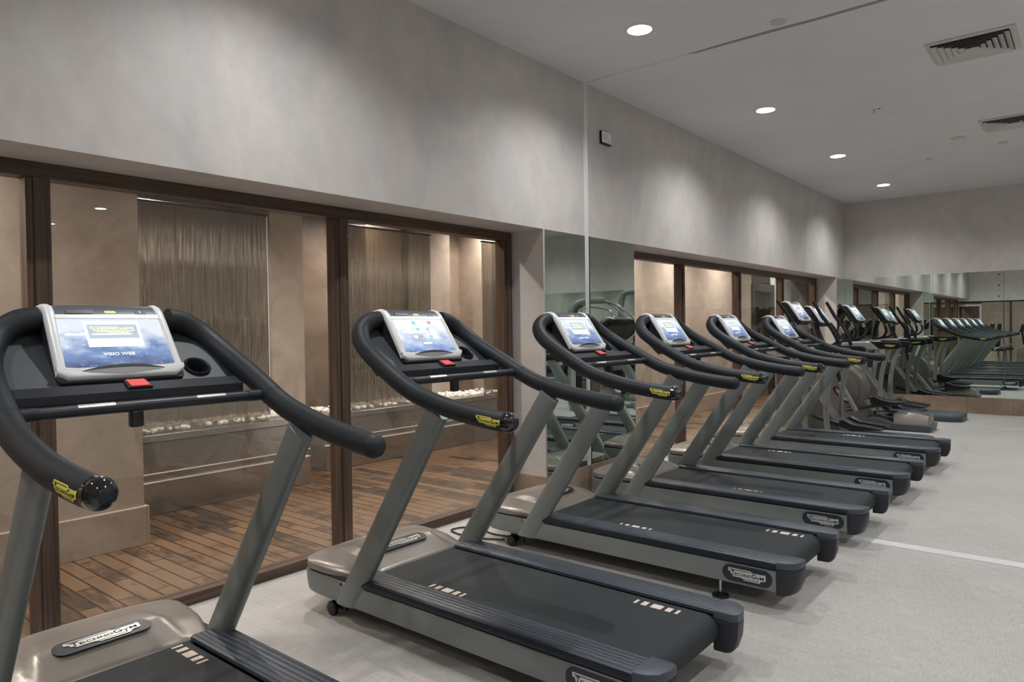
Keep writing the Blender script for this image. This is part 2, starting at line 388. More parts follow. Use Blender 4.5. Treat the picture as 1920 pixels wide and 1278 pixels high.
# rear wall, upper light panels over stone, with the door
mb = MB(); mb.box((-.45, YR - .2, 2.16), (XR, YR, H)); struct('wall_rear', mb, M['plaster_lt'])
mb = MB(); mb.box((.36, YR - .2, 0), (XR, YR - .03, 2.12)); struct('wall_rear', mb, M['stone'])
mb = MB(); mb.box((-.45, YR - .2, 2.12), (XR, YR - .06, 2.16)); struct('trim_1', mb, M['black_gap'])
mb = MB(); mb.box((-.45, YR - .15, 0), (.36, YR - .02, .0)) if 0 else mb.prism([(-.36, 0), (-.30, 0), (-.30, 1.99), (.30, 1.99), (.30, 0), (.36, 0), (.36, 2.06), (-.36, 2.06)], YR - .12, YR - .02)
dr = struct('door_1', mb, M['plaster_lt'])
mb = MB(); mb.box((-.30, YR - .10, 0), (.30, YR - .06, 1.99), .004); mb.build('door_leaf', M['wood_v'], dr)
mb = MB(); mb.tube([(-.22, YR - .06, 1.02), (-.22, YR - .02, 1.02), (-.12, YR - .02, 1.02)], .009, 10); mb.build('door_handle', M['steel_plain'], dr)
mb = MB(); mb.box((-.45, YR - .2, 0), (.36, YR - .12, 2.12)); struct('wall_rear', mb, M['stone'])
for i, z in enumerate((2.9, 2.52, 2.36 + .0)): pass
mb = MB()
for z in (3.42, 3.05, 2.68, 2.31): mb.lathe([(.024, 0), (.024, .012)], (.86, YR, z), 'y', 14)
o = mb.build('trim_2', M['black_gap']); o['kind'] = 'structure'
mb = MB()
for x in (1.16, 2.9, 4.7): mb.box((x, YR - .03, 0), (x + .05, YR + .02, 2.12))
mb.box((.98, YR - .03, 0), (1.0, YR - .02, 2.12)); mb.box((.985, YR, 2.16), (.99, YR + .001, H))
struct('trim_3', mb, M['wood_v'])
# marble bases
mb = MB(); mb.box((0, N1E - .012, 0), (.012, N2S + .012, ZM)); mb.box((-.33, N1E - .012, 0), (.0, N1E, ZM)); mb.box((-.33, N2S, 0), (0, N2S + .012, ZM))
mb.box((0, N2E - .012, 0), (.012, YB, ZM)); struct('baseboard_left', mb, M['tile'])
mb = MB()
for i in range(20): mb.box((.012 + i * .6, YB - .014, 0), (.012 + i * .6 + .5975, YB, ZM), .0012, 1)
struct('baseboard_back', mb, M['tile'])
# expansion joint: wall profile, floor strip, ceiling crack
mb = MB(); mb.box((0, YJ - .028, 0), (.006, YJ + .028, H)); mb.box((.006, YJ - .022, .0), (.012, YJ - .010, H), .002, 2); mb.box((.006, YJ + .010, 0), (.012, YJ + .022, H), .002, 2)
struct('trim_4', mb, M['strip'], smooth=True)
mb = MB(); mb.box((.0, YJ - .045, 0), (XR, YJ + .05, .003))
for a, b in ((-.045, -.02), (-.008, .012), (.025, .05)): mb.box((.0, YJ + a, .003), (XR, YJ + b, .006), .0012, 1)
struct('trim_5', mb, M['strip'])
mb = MB()
xs = [(.02, .003), (.20, .0035), (.30, .001), (.55, .0008), (.80, .0008), (.95, .001), (1.02, .014), (1.25, .020), (1.6, .022), (1.9, .021), (2.4, .020), (3.2, .018)]
for i in range(len(xs) - 1):
    (a, w), (b, w2) = xs[i], xs[i + 1]; j = .006 * math.sin(i * 2.3)
    mb.prism([(a, YJ - w + j), (b, YJ - w2 + .006 * math.sin((i + 1) * 2.3)), (b, YJ + w2 + .006 * math.sin((i + 1) * 2.3)), (a, YJ + w + j)], H - .0012, H + .001, 'xy')
struct('trim_6', mb, mat('crack_filler', (.30, .30, .31), .8))
# niche soffits painted darker than the wall? they are the same plaster
# window frames -----------------------------------------------------------
XF0, XF1 = -.42, -.325
def window(nm, y0, y1, posts, n):
    mb = MB(); mb.box((XF0, y0, 0), (XF1, y1, .062), .003, 1); mb.box((XF0, y0, 2.165), (XF1, y1, ZN), .003, 1)
    w = struct(nm, mb, M['wood_h'])
    for a in posts:
        mb = MB(); mb.box((XF0, a, .062), (XF1, a + .10, 2.165), .003, 1)
        mb.box((XF1, a + .028, .062), (XF1 + .010, a + .072, 2.165), .002, 1)
        mb.build('window_post', M['wood_v'], w, smooth=False)
    ed = sorted(posts)
    for i in range(len(ed) - 1):
        mb = MB(); mb.box((-.386, ed[i] + .10, .062), (-.380, ed[i + 1], 2.165)); mb.build('window_pane', M['glass'], w, smooth=False)
    return w
window('window_1', YR, N1E, [YR, -.62, 1.075, 2.755, 4.41], 1)
window('window_2', N2S, N2E, [N2S, 7.60, 9.31, 11.02, 12.66], 2)
# mirrors ------------------------------------------------------------------
def pane(y0, y1, label):
    mb = MB(); mb.box((.001, y0, ZM + .004), (.006, y1, ZN - .002)); o = mb.build('wall_mirror', M['mirror'], smooth=False)
    tag(o, label, 'mirror', 'mirror panes on the grey plaster piers')
pane(N1E + .012, YJ - .03, 'narrow wall mirror pane left of the vertical metal joint strip')
pane(YJ + .045, N2S - .004, 'wall mirror pane right of the vertical metal joint strip')
pane(N2E + .012, YB - .006, 'slim wall mirror pane on the far pier beside the room corner')
mb = MB(); mb.box((0, YJ + .028, ZM), (.004, YJ + .045, ZN)); struct('trim_7', mb, M['black_gap'])
def hitx(px):  # seams on the back wall, measured
    return {1628: .0, 1769: 0, 1885: 0}.get(px, 0)
BX = [.006, 1.34, 2.30, 3.55, 4.80, 6.05, 7.30, 8.55, 9.80, 11.05, 12.39]
BL = ['back wall mirror pane nearest the left corner behind the elliptical', 'back wall mirror pane second from the left corner', 'back wall mirror pane at the right edge of the photo']
for i in range(len(BX) - 1):
    mb = MB(); mb.box((BX[i] + .0015, YB - .006, ZM + .002), (BX[i + 1] - .0015, YB - .001, ZN)); o = mb.build('wall_mirror', M['mirror'], smooth=False)
    tag(o, BL[i] if i < 3 else 'back wall mirror pane in the part right of the photo, %s from the corner' % ['fourth', 'fifth', 'sixth', 'seventh', 'eighth', 'ninth', 'tenth'][i - 3], 'mirror', 'mirror panes along the back wall')

# ------------------------------------------------------------------ room behind the glass
mb = MB(); mb.box((-5, -3.2, -.12), (-.45, 18, -.001)); struct('floor', mb, M['deck'])
mb = MB(); mb.box((-5, -3.2, 3.0), (-.45, 18, 3.1)); struct('ceiling', mb, M['soffit'])
mb = MB(); mb.box((-5.1, -3.2, 0), (-3.62, 18, 3)); struct('wall_far_left', mb, M['stone_dk'])
mb = MB(); mb.box((-3.62, -3.3, 0), (-.45, -3.2, 3)); mb.box((-3.62, 18, 0), (-.45, 18.1, 3)); struct('wall_far_end', mb, M['stone_dk'])
mb = MB(); mb.box((-.45, YB + .2, 0), (-.40, 18, 3)); struct('wall_far_right', mb, M['plaster'])
def stonewall(y0, y1, x, nm, seam):
    mb = MB(); mb.box((x - .32, y0, 0), (x, y1, 3)); struct(nm, mb, M['stone'])
    mb = MB(); y = y0
    ys = []; y = y1
    while y > y0 + .01: ys.append((max(y - .6, y0), y)); y -= .6
    for a, b in ys: mb.box((x, a + .001, 0), (x + .035, b - .001, .262), .002, 1)
    mb.box((x - .32, y1, 0), (x + .034, y1 + .02, .262), .002, 1)
    struct('baseboard_%s' % nm.split('_', 1)[1], mb, M['stone'])
stonewall(-3.2, 2.128, -1.685, 'wall_stone_near', 0)
stonewall(8.15, 13.62, -1.79, 'wall_stone_far', 0)
# piers and recesses behind the water feature
for i, (y0, y1, x) in enumerate(((3.98, 4.36, -3.05), (5.35, 5.9, -3.24), (6.12, 6.75, -3.24), (7.32, 7.75, -3.0))):
    mb = MB(); mb.box((-3.62, y0, 0), (x, y1, 3)); struct('wall_pier_%d' % (i + 1), mb, M['stone'] if i != 1 else M['stone_dk'])
# water feature: steel troughs, pebbles, glass sheets
def trough(x, y0, y1, ztop, label, grp='steel water troughs'):
    t = empty('water_trough', ((x), (y0 + y1) / 2, 0)); tag(t, label, 'trough', grp); L_ = (y1 - y0) / 2; Bk = -.5
    mb = MB(); mb.box((Bk, -L_, .0), (-.002, L_, .262), .003, 1); mb.build('lower_fascia', M['steel'], t, smooth=False)
    mb = MB(); mb.box((Bk, -L_, .262), (-.03, L_, .33), .002, 1); mb.build('shadow_ledge', M['steel'], t, smooth=False)
    for z_ in (.262, .330):
        mb = MB(); mb.box((-.03, -L_, z_ - .004), (.004, L_, z_ + .004), .001, 1); mb.build('edge_lip', M['strip'], t, smooth=False)
    mb = MB(); mb.box((Bk, -L_, .33), (-.006, L_, ztop - .06), .003, 1); mb.build('upper_fascia', M['steel'], t, smooth=False)
    mb = MB(); mb.box((Bk, -L_, ztop - .055), (.008, L_, ztop), .004, 1); mb.build('rim', M['steel_plain'], t, smooth=False)
    return t
trough(-2.38, 2.0, 3.95, .64, 'long mirror-polished steel water trough behind the left window')
trough(-2.72, 4.37, 7.30, .585, 'mirror-polished steel water trough behind the second window')
def pebbles(x, y0, y1, z, n, label, seed):
    rnd = random.Random(seed); mb = MB()
    for i in range(n):
        t = bmesh.new(); bmesh.ops.create_icosphere(t, subdivisions=1, radius=rnd.uniform(.014, .028))
        mx = Matrix.Translation((x - rnd.uniform(.015, .46), rnd.uniform(y0, y1), z + rnd.uniform(.016, .032))) @ Matrix.Rotation(rnd.uniform(0, 3), 4, 'Z') @ Matrix.Diagonal((1.25, .9, .7, 1))
        mb.merge(t, mx)
    o = mb.build('white_pebbles', M['pebble'], ang=70); tag(o, label, 'pebbles', None, 'stuff')
pebbles(-2.38, 2.05, 3.93, .645, 330, 'white pebbles along the steel trough behind the left window', 1)
pebbles(-2.72, 4.4, 7.28, .59, 480, 'white pebbles heaped on the steel trough behind the second window', 2)
def wsheet(x, y0, y1, z0, z1, label):
    t = empty('water_wall_panel', (x, (y0 + y1) / 2, 0)); tag(t, label, 'glass panel', 'rippled glass water panels'); L_ = (y1 - y0) / 2
    mb = MB(); mb.box((-.006, -L_, z0), (.006, L_, z1)); mb.build('glass_sheet', M['glass_water'], t, smooth=False)
    mb = MB(); mb.box((-.025, -L_, z1), (.025, L_, z1 + .018), .002, 1); mb.build('top_rail', M['black'], t, smooth=False)
    mb = MB(); mb.box((-.008, L_, z0), (.008, L_ + .010, z1), .001, 1); mb.build('edge_strip', M['strip'], t, smooth=False)
wsheet(-2.5, 2.30, 3.60, .60, 2.505, 'wide rippled glass water panel behind the left window')
wsheet(-2.8, 4.62, 5.96, .57, 2.57, 'rippled glass water panel behind the second window')
wsheet(-2.8, 6.90, 7.35, .57, 2.58, 'narrow rippled glass water panel next to the second window right post')
# glass door and frosted screen seen through the far window
mb = MB(); mb.prism([(13.62, 0), (13.75, 0), (13.75, 2.12), (14.70, 2.12), (14.70, 0), (14.83, 0), (14.83, 2.27), (13.62, 2.27)], -1.86, -1.76, 'yz')
d2 = struct('door_2', mb, mat('dark_bronze_frame', (.045, .042, .045), .4, .3))
mb = MB(); mb.box((-1.82, 13.75, 0), (-1.81, 14.70, 2.12)); mb.build('door_glass', M['glass_green'], d2, smooth=False)
mb = MB(); mb.box((-1.83, 13.75, 1.0), (-1.77, 14.7, 1.06), .003, 1); mb.build('door_bar', M['steel_plain'], d2, smooth=False)
mb = MB(); mb.box((-1.85, 14.83, 0), (-1.79, 15.95, 2.9)); struct('wall_far_screen', mb, mat('pale_green_frosted', (.55, .60, .55), .5))
mb = MB(); mb.box((-1.88, 15.95, 0), (-1.79, 18, 2.4)); struct('wall_far_dark', mb, mat('slate_wall', (.16, .16, .165), .5))
mb = MB(); mb.box((-3.6, 13.3, 0), (-3.5, 18, 3)); struct('wall_far_lobby', mb, M['plaster_lt'])

# ------------------------------------------------------------------ ceiling fittings
def downlight(name, x, y, z, label, power, col=(.975, .99, 1.0), cone=144, blend=.85, r=.085, group=None, strength=None, size=.05):
    t = empty(name, (x, y, z)); tag(t, label, 'ceiling light', group)
    mb = MB(); mb.lathe([(r, .0005), (r, -.004), (r + .012, -.006), (r + .018, -.003), (r + .018, .0005)], (0, 0, 0)); mb.build('trim_ring', M['ringw'], t)
    mb = MB(); mb.lathe([(0.0001, -.003), (r, -.003)], (0, 0, 0)); mb.build('lamp_lens', M['lamp'], t)
    ld = D.lights.get('spot_%s' % name) or D.lights.new('spot_%s' % name, 'SPOT')
    ld.energy = power; ld.color = col; ld.spot_size = R(cone); ld.spot_blend = blend; ld.shadow_soft_size = size
    lo = D.objects.new('light_source', ld); COL.objects.link(lo); lo.parent = t; lo.location = (0, 0, -.02)
    return t
M['ringw'] = mat('white_trim', (.75, .75, .74), .5)
ROW = [-.48, 2.0, 4.478, 6.953, 9.462, 11.922]
WHO = ['nearest the rear wall', 'over the nearest treadmills', 'nearest one in the photo', 'second in the photo', 'third in the photo', 'closest to the back wall']
for i, y in enumerate(ROW):
    downlight('downlight', .90, y, H, 'round ceiling light over the treadmills, ' + WHO[i], 262, group='downlights over the treadmill row')
for j, x in enumerate((3.5, 6.1, 8.7, 11.1)):
    for i, y in enumerate(ROW):
        if (j == 2 and i in (3, 5)) or (j == 3 and i > 2): continue
        downlight('downlight', x, y + 0.32 * (j > 1), H, 'round ceiling light in the %s row from the glass, %s from back wall' % (['second', 'third', 'fourth', 'fifth'][j], ['sixth', 'fifth', 'fourth', 'third', 'second', 'first'][i]), 75, group='downlights over the open floor')
WS = [(-1.15, -1.2), (-1.15, .55), (-2.62, 2.72), (-1.2, 3.4), (-2.9, 5.25), (-1.3, 5.9), (-2.9, 7.15), (-1.25, 8.6), (-1.25, 10.3), (-1.25, 12.0), (-1.25, 14.4), (-2.7, 15.0)]
for i, (x, y) in enumerate(WS):
    downlight('spa_downlight', x, y, 3.0, 'small ceiling light behind the glass wall, %s from the near end' % ['first', 'second', 'third', 'fourth', 'fifth', 'sixth', 'seventh', 'eighth', 'ninth', 'tenth', 'eleventh', 'twelfth'][i], 160, (1, .94, .88), 150, 1.0, .045, 'lights behind the glass wall')
M['vent_back'] = mat('duct_grey', (.05, .05, .05), .7)
def vent(x, y, label):
    t = empty('ceiling_vent', (x, y, H)); tag(t, label, 'vent', 'square ceiling air diffusers'); s = .285
    def sq(a, b, z0, z1, nm, m, par):
        mb = MB()
        rows = [[(c * q, d * q, z) for c, d in ((-1, -1), (1, -1), (1, 1), (-1, 1), (-1, -1))] for q, z in ((a, z0), (b, z1))]
        mb.grid(rows); rows2 = [[(c * (q - .003), d * (q - .003), z + .003) for c, d in ((-1, -1), (1, -1), (1, 1), (-1, 1), (-1, -1))] for q, z in ((a, z0), (b, z1))]; mb.grid(rows2)
        return mb.build(nm, m, par, smooth=False)
    mb = MB(); mb.prism([(-s, -s), (s, -s), (s, s), (-s, s)], -.002, 0, 'xy'); mb.build('back_plate', M['vent_back'], t, smooth=False)
    sq(s, s - .035, -.003, -.012, 'frame', M['ringv'], t)
    for k in range(6):
        q = s - .040 - k * .040; sq(q, q - .033, -.026, -.008, 'louvre', M['ringv'], t)
M['ringv'] = mat('beige_white_metal', (.60, .58, .55), .5)
vent(2.665, 6.43, 'square white louvred air vent at the upper right, nearer to camera')
vent(2.72, 9.12, 'square white louvred air vent at the right, farther from camera')
def disc(nm, x, y, r, label, cat, m='ringv', h=.02):
    mb = MB(); mb.lathe([(r, 0), (r, -h * .6), (r * .86, -h), (.0001, -h)], (0, 0, 0)); o = mb.build(nm, M[m]); o.location = (x, y, H); tag(o, label, cat)
disc('ceiling_speaker', 1.69, 5.0, .052, 'small round grey ceiling disc beside the long crack', 'speaker', h=.012)
disc('ceiling_speaker', 2.18, 9.48, .075, 'flat round ceiling disc just left of the farther vent', 'speaker', h=.012)
disc('smoke_detector', 2.55, 10.1, .05, 'round ceiling disc behind the farther vent', 'smoke detector', h=.015)
disc('smoke_detector', 1.74, 10.42, .035, 'small round ceiling detector above the far treadmills', 'smoke detector', h=.02)
t = empty('sprinkler_head', (1.71, 7.66, H)); tag(t, 'tiny dark sprinkler head on the bare middle of the ceiling', 'sprinkler')
mb = MB(); mb.lathe([(.016, 0), (.016, -.004), (.006, -.006), (.006, -.022), (.012, -.024), (.012, -.027)]); mb.build('nozzle', M['steel_plain'], t)
mb = MB(); mb.box((.035, -.006, -.006), (.055, .006, 0)); mb.build('clip', M['black'], t)
# wall module
t = empty('wall_control_panel', (0, 5.44, 3.13)); tag(t, 'small black framed white control panel high on the grey wall beside the metal strip', 'wall panel')
mb = MB(); mb.box((0, -.082, -.058), (.022, .082, .058), .004); mb.build('surround', M['black'], t)
mb = MB(); mb.box((.018, -.076, -.044), (.027, -.002, .053), .003); mb.build('switch_module', M['bezel'], t)
mb = MB(); mb.box((.018, .002, -.044), (.027, .076, .053), .003); mb.build('switch_module', M['ringw'], t)
mb = MB(); mb.box((.027, -.056, -.026), (.029, -.020, .030), .001, 1); mb.build('rocker', M['ringv'], t)
mb = MB(); mb.lathe([(.018, .027), (.016, .031), (.0001, .031)], (0, .036, .008), 'x', 16); mb.build('dial', M['bezel'], t)

# ------------------------------------------------------------------ display unit, shared by all cardio machines
FN = Vector((.83, 0, .558)); FD = Vector((.558, 0, -.83)); FO = Vector((.640, 0, 1.535)); FY = Vector((0, 1, 0))
def FP(s, y, n=0.0, off=(0, 0, 0)): return FO + FD * s + FY * y + FN * n + Vector(off)
def display(parent, off=(0, 0, 0), variant='a', detail=True):
    o = Vector(off); g = lambda s, y, n=0.0: FP(s, y, n, o)
    t = parent
    # rear housing, follows the curl at the top
    def prof(w0, w1, nn):
        pass
    SEC = [(-.030, -.095), (-.034, -.060), (-.020, -.028), (-.004, -.008), (.02, .0), (.14, .0), (.265, .0)]   # (s, n) front line: curl then face
    mb = MB(); rows = []
    def hw(s): return .197 + (.206 - .197) * max(0, min(1, s / .27))
    front = [(-.052, -.088), (-.046, -.052), (-.026, -.022), (.0, -.006), (.02, -.004), (.15, -.004), (.292, -.004), (.300, -.016)]
    back = [(.300, -.070), (.20, -.085), (.05, -.110), (-.02, -.115)]
    loop = front + back
    for yy, ins in ((-1, .012), (-1, .0), (1, .0), (1, .012)):
        e = 0 if abs(ins) < 1e-6 else 1
        row = []
        cs = sum(a for a, b in loop) / len(loop); cn = sum(b for a, b in loop) / len(loop)
        for s_, n_ in loop:
            k = .93 if e else 1.0
            w = hw(s_) - (0 if e else .010) + .001
            row.append(g(cs + (s_ - cs) * k, yy * (w), cn + (n_ - cn) * k))
        rows.append(row + [row[0]])
    gr = mb.grid(rows)
    mb.bm.faces.new(gr[0][:-1]); mb.bm.faces.new(gr[-1][:-1][::-1])
    housing = mb.build('display_housing', M['dark'], t, ang=50)
    # silver bezel: side rails curl over the top, bottom bar
    def rail(sgn):
        mb = MB(); rows = []
        line = [(-.058, -.092), (-.054, -.056), (-.040, -.026), (-.016, -.004), (.012, .006), (.05, .008), (.15, .008), (.235, .008), (.262, .006)]
        for s_, n_ in line:
            wo = hw(s_) + .002; wi = (.168 + .012 * max(0, min(1, (s_ - .0) / .25)))
            rows.append([g(s_, sgn * wi, n_ - .012), g(s_, sgn * wi, n_ + .0), g(s_, sgn * (wi + .006), n_ + .004), g(s_, sgn * (wo - .012), n_ + .004), g(s_, sgn * (wo - .003), n_ - .002), g(s_, sgn * wo, n_ - .012), g(s_, sgn * wo, n_ - .022)])
        mb.grid(rows); return mb
    mb = rail(1); m2 = rail(-1); me = D.meshes.new('x'); m2.bm.to_mesh(me); mb.bm.from_mesh(me); D.meshes.remove(me); m2.bm.free()
    # bottom bar with rounded corners
    rows = []
    for i in range(15):
        a = -1 + 2 * i / 14; y = a * .208; edge = max(0, abs(y) - .180) / .028
        drop = .285 - .022 * (1 - math.sqrt(max(0, 1 - edge * edge)))
        top = .246 if abs(y) < .176 else .242
        rows.append([g(top, y, -.004), g(top, y, .012), g(drop - .010, y, .012), g(drop - .002, y, .006), g(drop, y, -.006), g(drop, y, -.018)])
    mb.grid(rows)
    # thin bar above the screen
    mb.grid([[g(.026, y, -.004), g(.026, y, .009), g(.042, y, .011), g(.042, y, -.002)] for y in (-.172, 0, .172)])
    mb.build('bezel', M['bezel'], t, ang=50, fixn=True)
    # dark top cover
    mb = MB(); line = [(-.054, -.090), (-.050, -.056), (-.038, -.028), (-.020, -.009), (.000, .001), (.028, .005)]
    mb.grid([[g(s_, -.170, n_), g(s_, -.1, n_ + .001), g(s_, 0, n_ + .002), g(s_, .1, n_ + .001), g(s_, .170, n_)] for s_, n_ in line])
    tc = mb.build('top_cover', M['cover'], t, ang=60)
    if detail:
        cd = (FD * .028 + FN * .004).normalized(); cn_ = (FN * .028 - FD * .004).normalized()
        mb = MB(); f = frame(g(.012, -.090, .0028), FY, -cd, cn_); slab(mb, [(-.047, -.010), (.040, -.010), (.048, .004), (.046, .010), (-.047, .010)], f, .0012); cs_ = mb.build('slot_surround', M['cap'], tc, smooth=False)
        mb = MB(); f = frame(g(.012, -.090, .0028), FY, -cd, cn_); slab(mb, [(-.044, -.0085), (.038, -.0085), (.045, .002), (.043, .0085), (-.044, .0085)], f, .0032); mb.build('card_slot', M['black'], tc, smooth=False)
        mb = MB(); f = frame(g(.012, .010, .0028), FY, -cd, cn_); slab(mb, [(-.024, -.008), (.022, -.008), (.024, .0), (.020, .008), (-.024, .008)], f, .0012); mb.build('badge_surround', M['bezel'], tc, smooth=False)
        mb = MB(); f = frame(g(.012, .010, .0028), FY, -cd, cn_); slab(mb, [(-.019, -.0055), (.018, -.0055), (.019, .0), (.016, .0055), (-.019, .0055)], f, .0022); mb.build('brand_badge', M['logo_yellow'], tc, smooth=False)
        mb = MB(); f = frame(g(.012, .112, .0028), FY, -cd, cn_); slab(mb, [(-.019, -.010), (.019, -.010), (.019, .010), (-.019, .010)], f, .0015); mb.build('headphone_socket', M['darktex'], tc, smooth=False)
        mb = MB(); slab(mb, [(-.003, -.007), (.003, -.007), (.003, .006), (-.003, .006)], f, .0022); mb.build('socket_hole', M['black'], tc, smooth=False)
    # screen
    s0, s1 = .040, .248
    mb = MB(); c = [g(s1, -.179, .004), g(s1, .179, .004), g(s0, .170, .004), g(s0, -.170, .004)]; mb.poly(c)
    back_ = [g(s1, -.179, -.002), g(s1, .179, -.002), g(s0, .170, -.002), g(s0, -.170, -.002)]; mb.poly(back_[::-1])
    scr = mb.build('screen', M['screen_a'] if variant == 'a' else M['screen_b'], t, smooth=False, uvp=(g(s1, -.179), FY, -FD, .358, .206), fixn=False)
    # crescent palm recess below the screen
    mb = MB(); f = frame(g(.256, 0, .0125), FY, -FD, FN)
    up = [(x, .022 * (1 - (x / .135) ** 2) - .004) for x in [-.135 + .27 * i / 16 for i in range(17)]]; lo = [(x, -.014 * (1 - (x / .135) ** 2) - .004) for x in [.135 - .27 * i / 16 for i in range(1, 16)]]
    slab(mb, up + lo, f, .001); cr = mb.build('palm_recess', mat_cr, t, smooth=False)
    mb = MB(); f = frame(g(.256, 0, .0137), FY, -FD, FN); lo2 = [(x, .010 * (1 - (x / .135) ** 2) - .004) for x in [.135 - .27 * i / 16 for i in range(1, 16)]]
    slab(mb, up + lo2, f, .0008); mb.build('recess_shadow_line', M['black'], cr, smooth=False)
    # picture on the screen
    fs = frame(g(0, 0, .0046), FY, -FD, FN)
    def q(mb, x0, x1, y0, y1, d=0): mb.poly([fs(x0, -y1, d), fs(x1, -y1, d), fs(x1, -y0, d), fs(x0, -y0, d)])
    if variant == 'a':
        mb = MB(); q(mb, -.090, .094, .052, .066); q(mb, -.090, -.081, .066, .125); q(mb, .085, .094, .066, .125); q(mb, -.090, .094, .125, .160); q(mb, -.155, -.080, .104, .110); q(mb, -.070, .060, .104, .110, .0003)
        mb.build('picture_window', M['scr_white'], scr, smooth=False, fixn=False)
        mb = MB(); q(mb, -.081, .085, .066, .125); mb.build('picture_panel', M['scr_grey'], scr, smooth=False, fixn=False)
        if detail:
            mb = MB(); put_text(mb, 'VISIO WEB', -.052, -.196, .104, .012, frame(g(0, 0, .005), FY, -FD, FN)); mb.build('picture_caption', M['scr_white'], scr, smooth=False, fixn=False)
            logo(scr, fs(0, -.089, .0006), FY, -FD, FN, .145, .034, M['scr_yel'], M['scr_grey'], 'picture_logo', .0002)
        else:
            mb = MB(); q(mb, -.05, .05, .182, .192); mb.build('picture_caption', M['scr_white'], scr, smooth=False, fixn=False)
    else:
        mats = ['scr_white', 'scr_pink', 'scr_teal', 'scr_lime', 'scr_white', 'scr_teal', 'scr_white']; rnd = random.Random(5)
        for row, y in ((0, .052), (1, .094), (2, .140)):
            for i in range(5):
                x = -.085 + .036 * i + (.01 if row else 0); k = mats[(i * 2 + row * 3) % 7]
                mb = MB(); a = rnd.uniform(.010, .015); b = rnd.uniform(.018, .026)
                f = frame(fs(x + a, -y - b / 2, .0002), FY, -FD, FN); slab(mb, [(a * math.cos(w) * (1 + .2 * math.sin(3 * w)), b / 2 * math.sin(w)) for w in [2 * math.pi * z / 10 for z in range(10)]], f, .0003)
                mb.build('picture_icon', M[k], scr, smooth=False)
        mb = MB(); q(mb, -.14, .02, .118, .126); q(mb, -.03, .03, .184, .195); mb.build('picture_caption', M['scr_white'], scr, smooth=False, fixn=False)
    return scr
mat_cr = mat('bezel_grey', (.22, .22, .215), .4, .3)

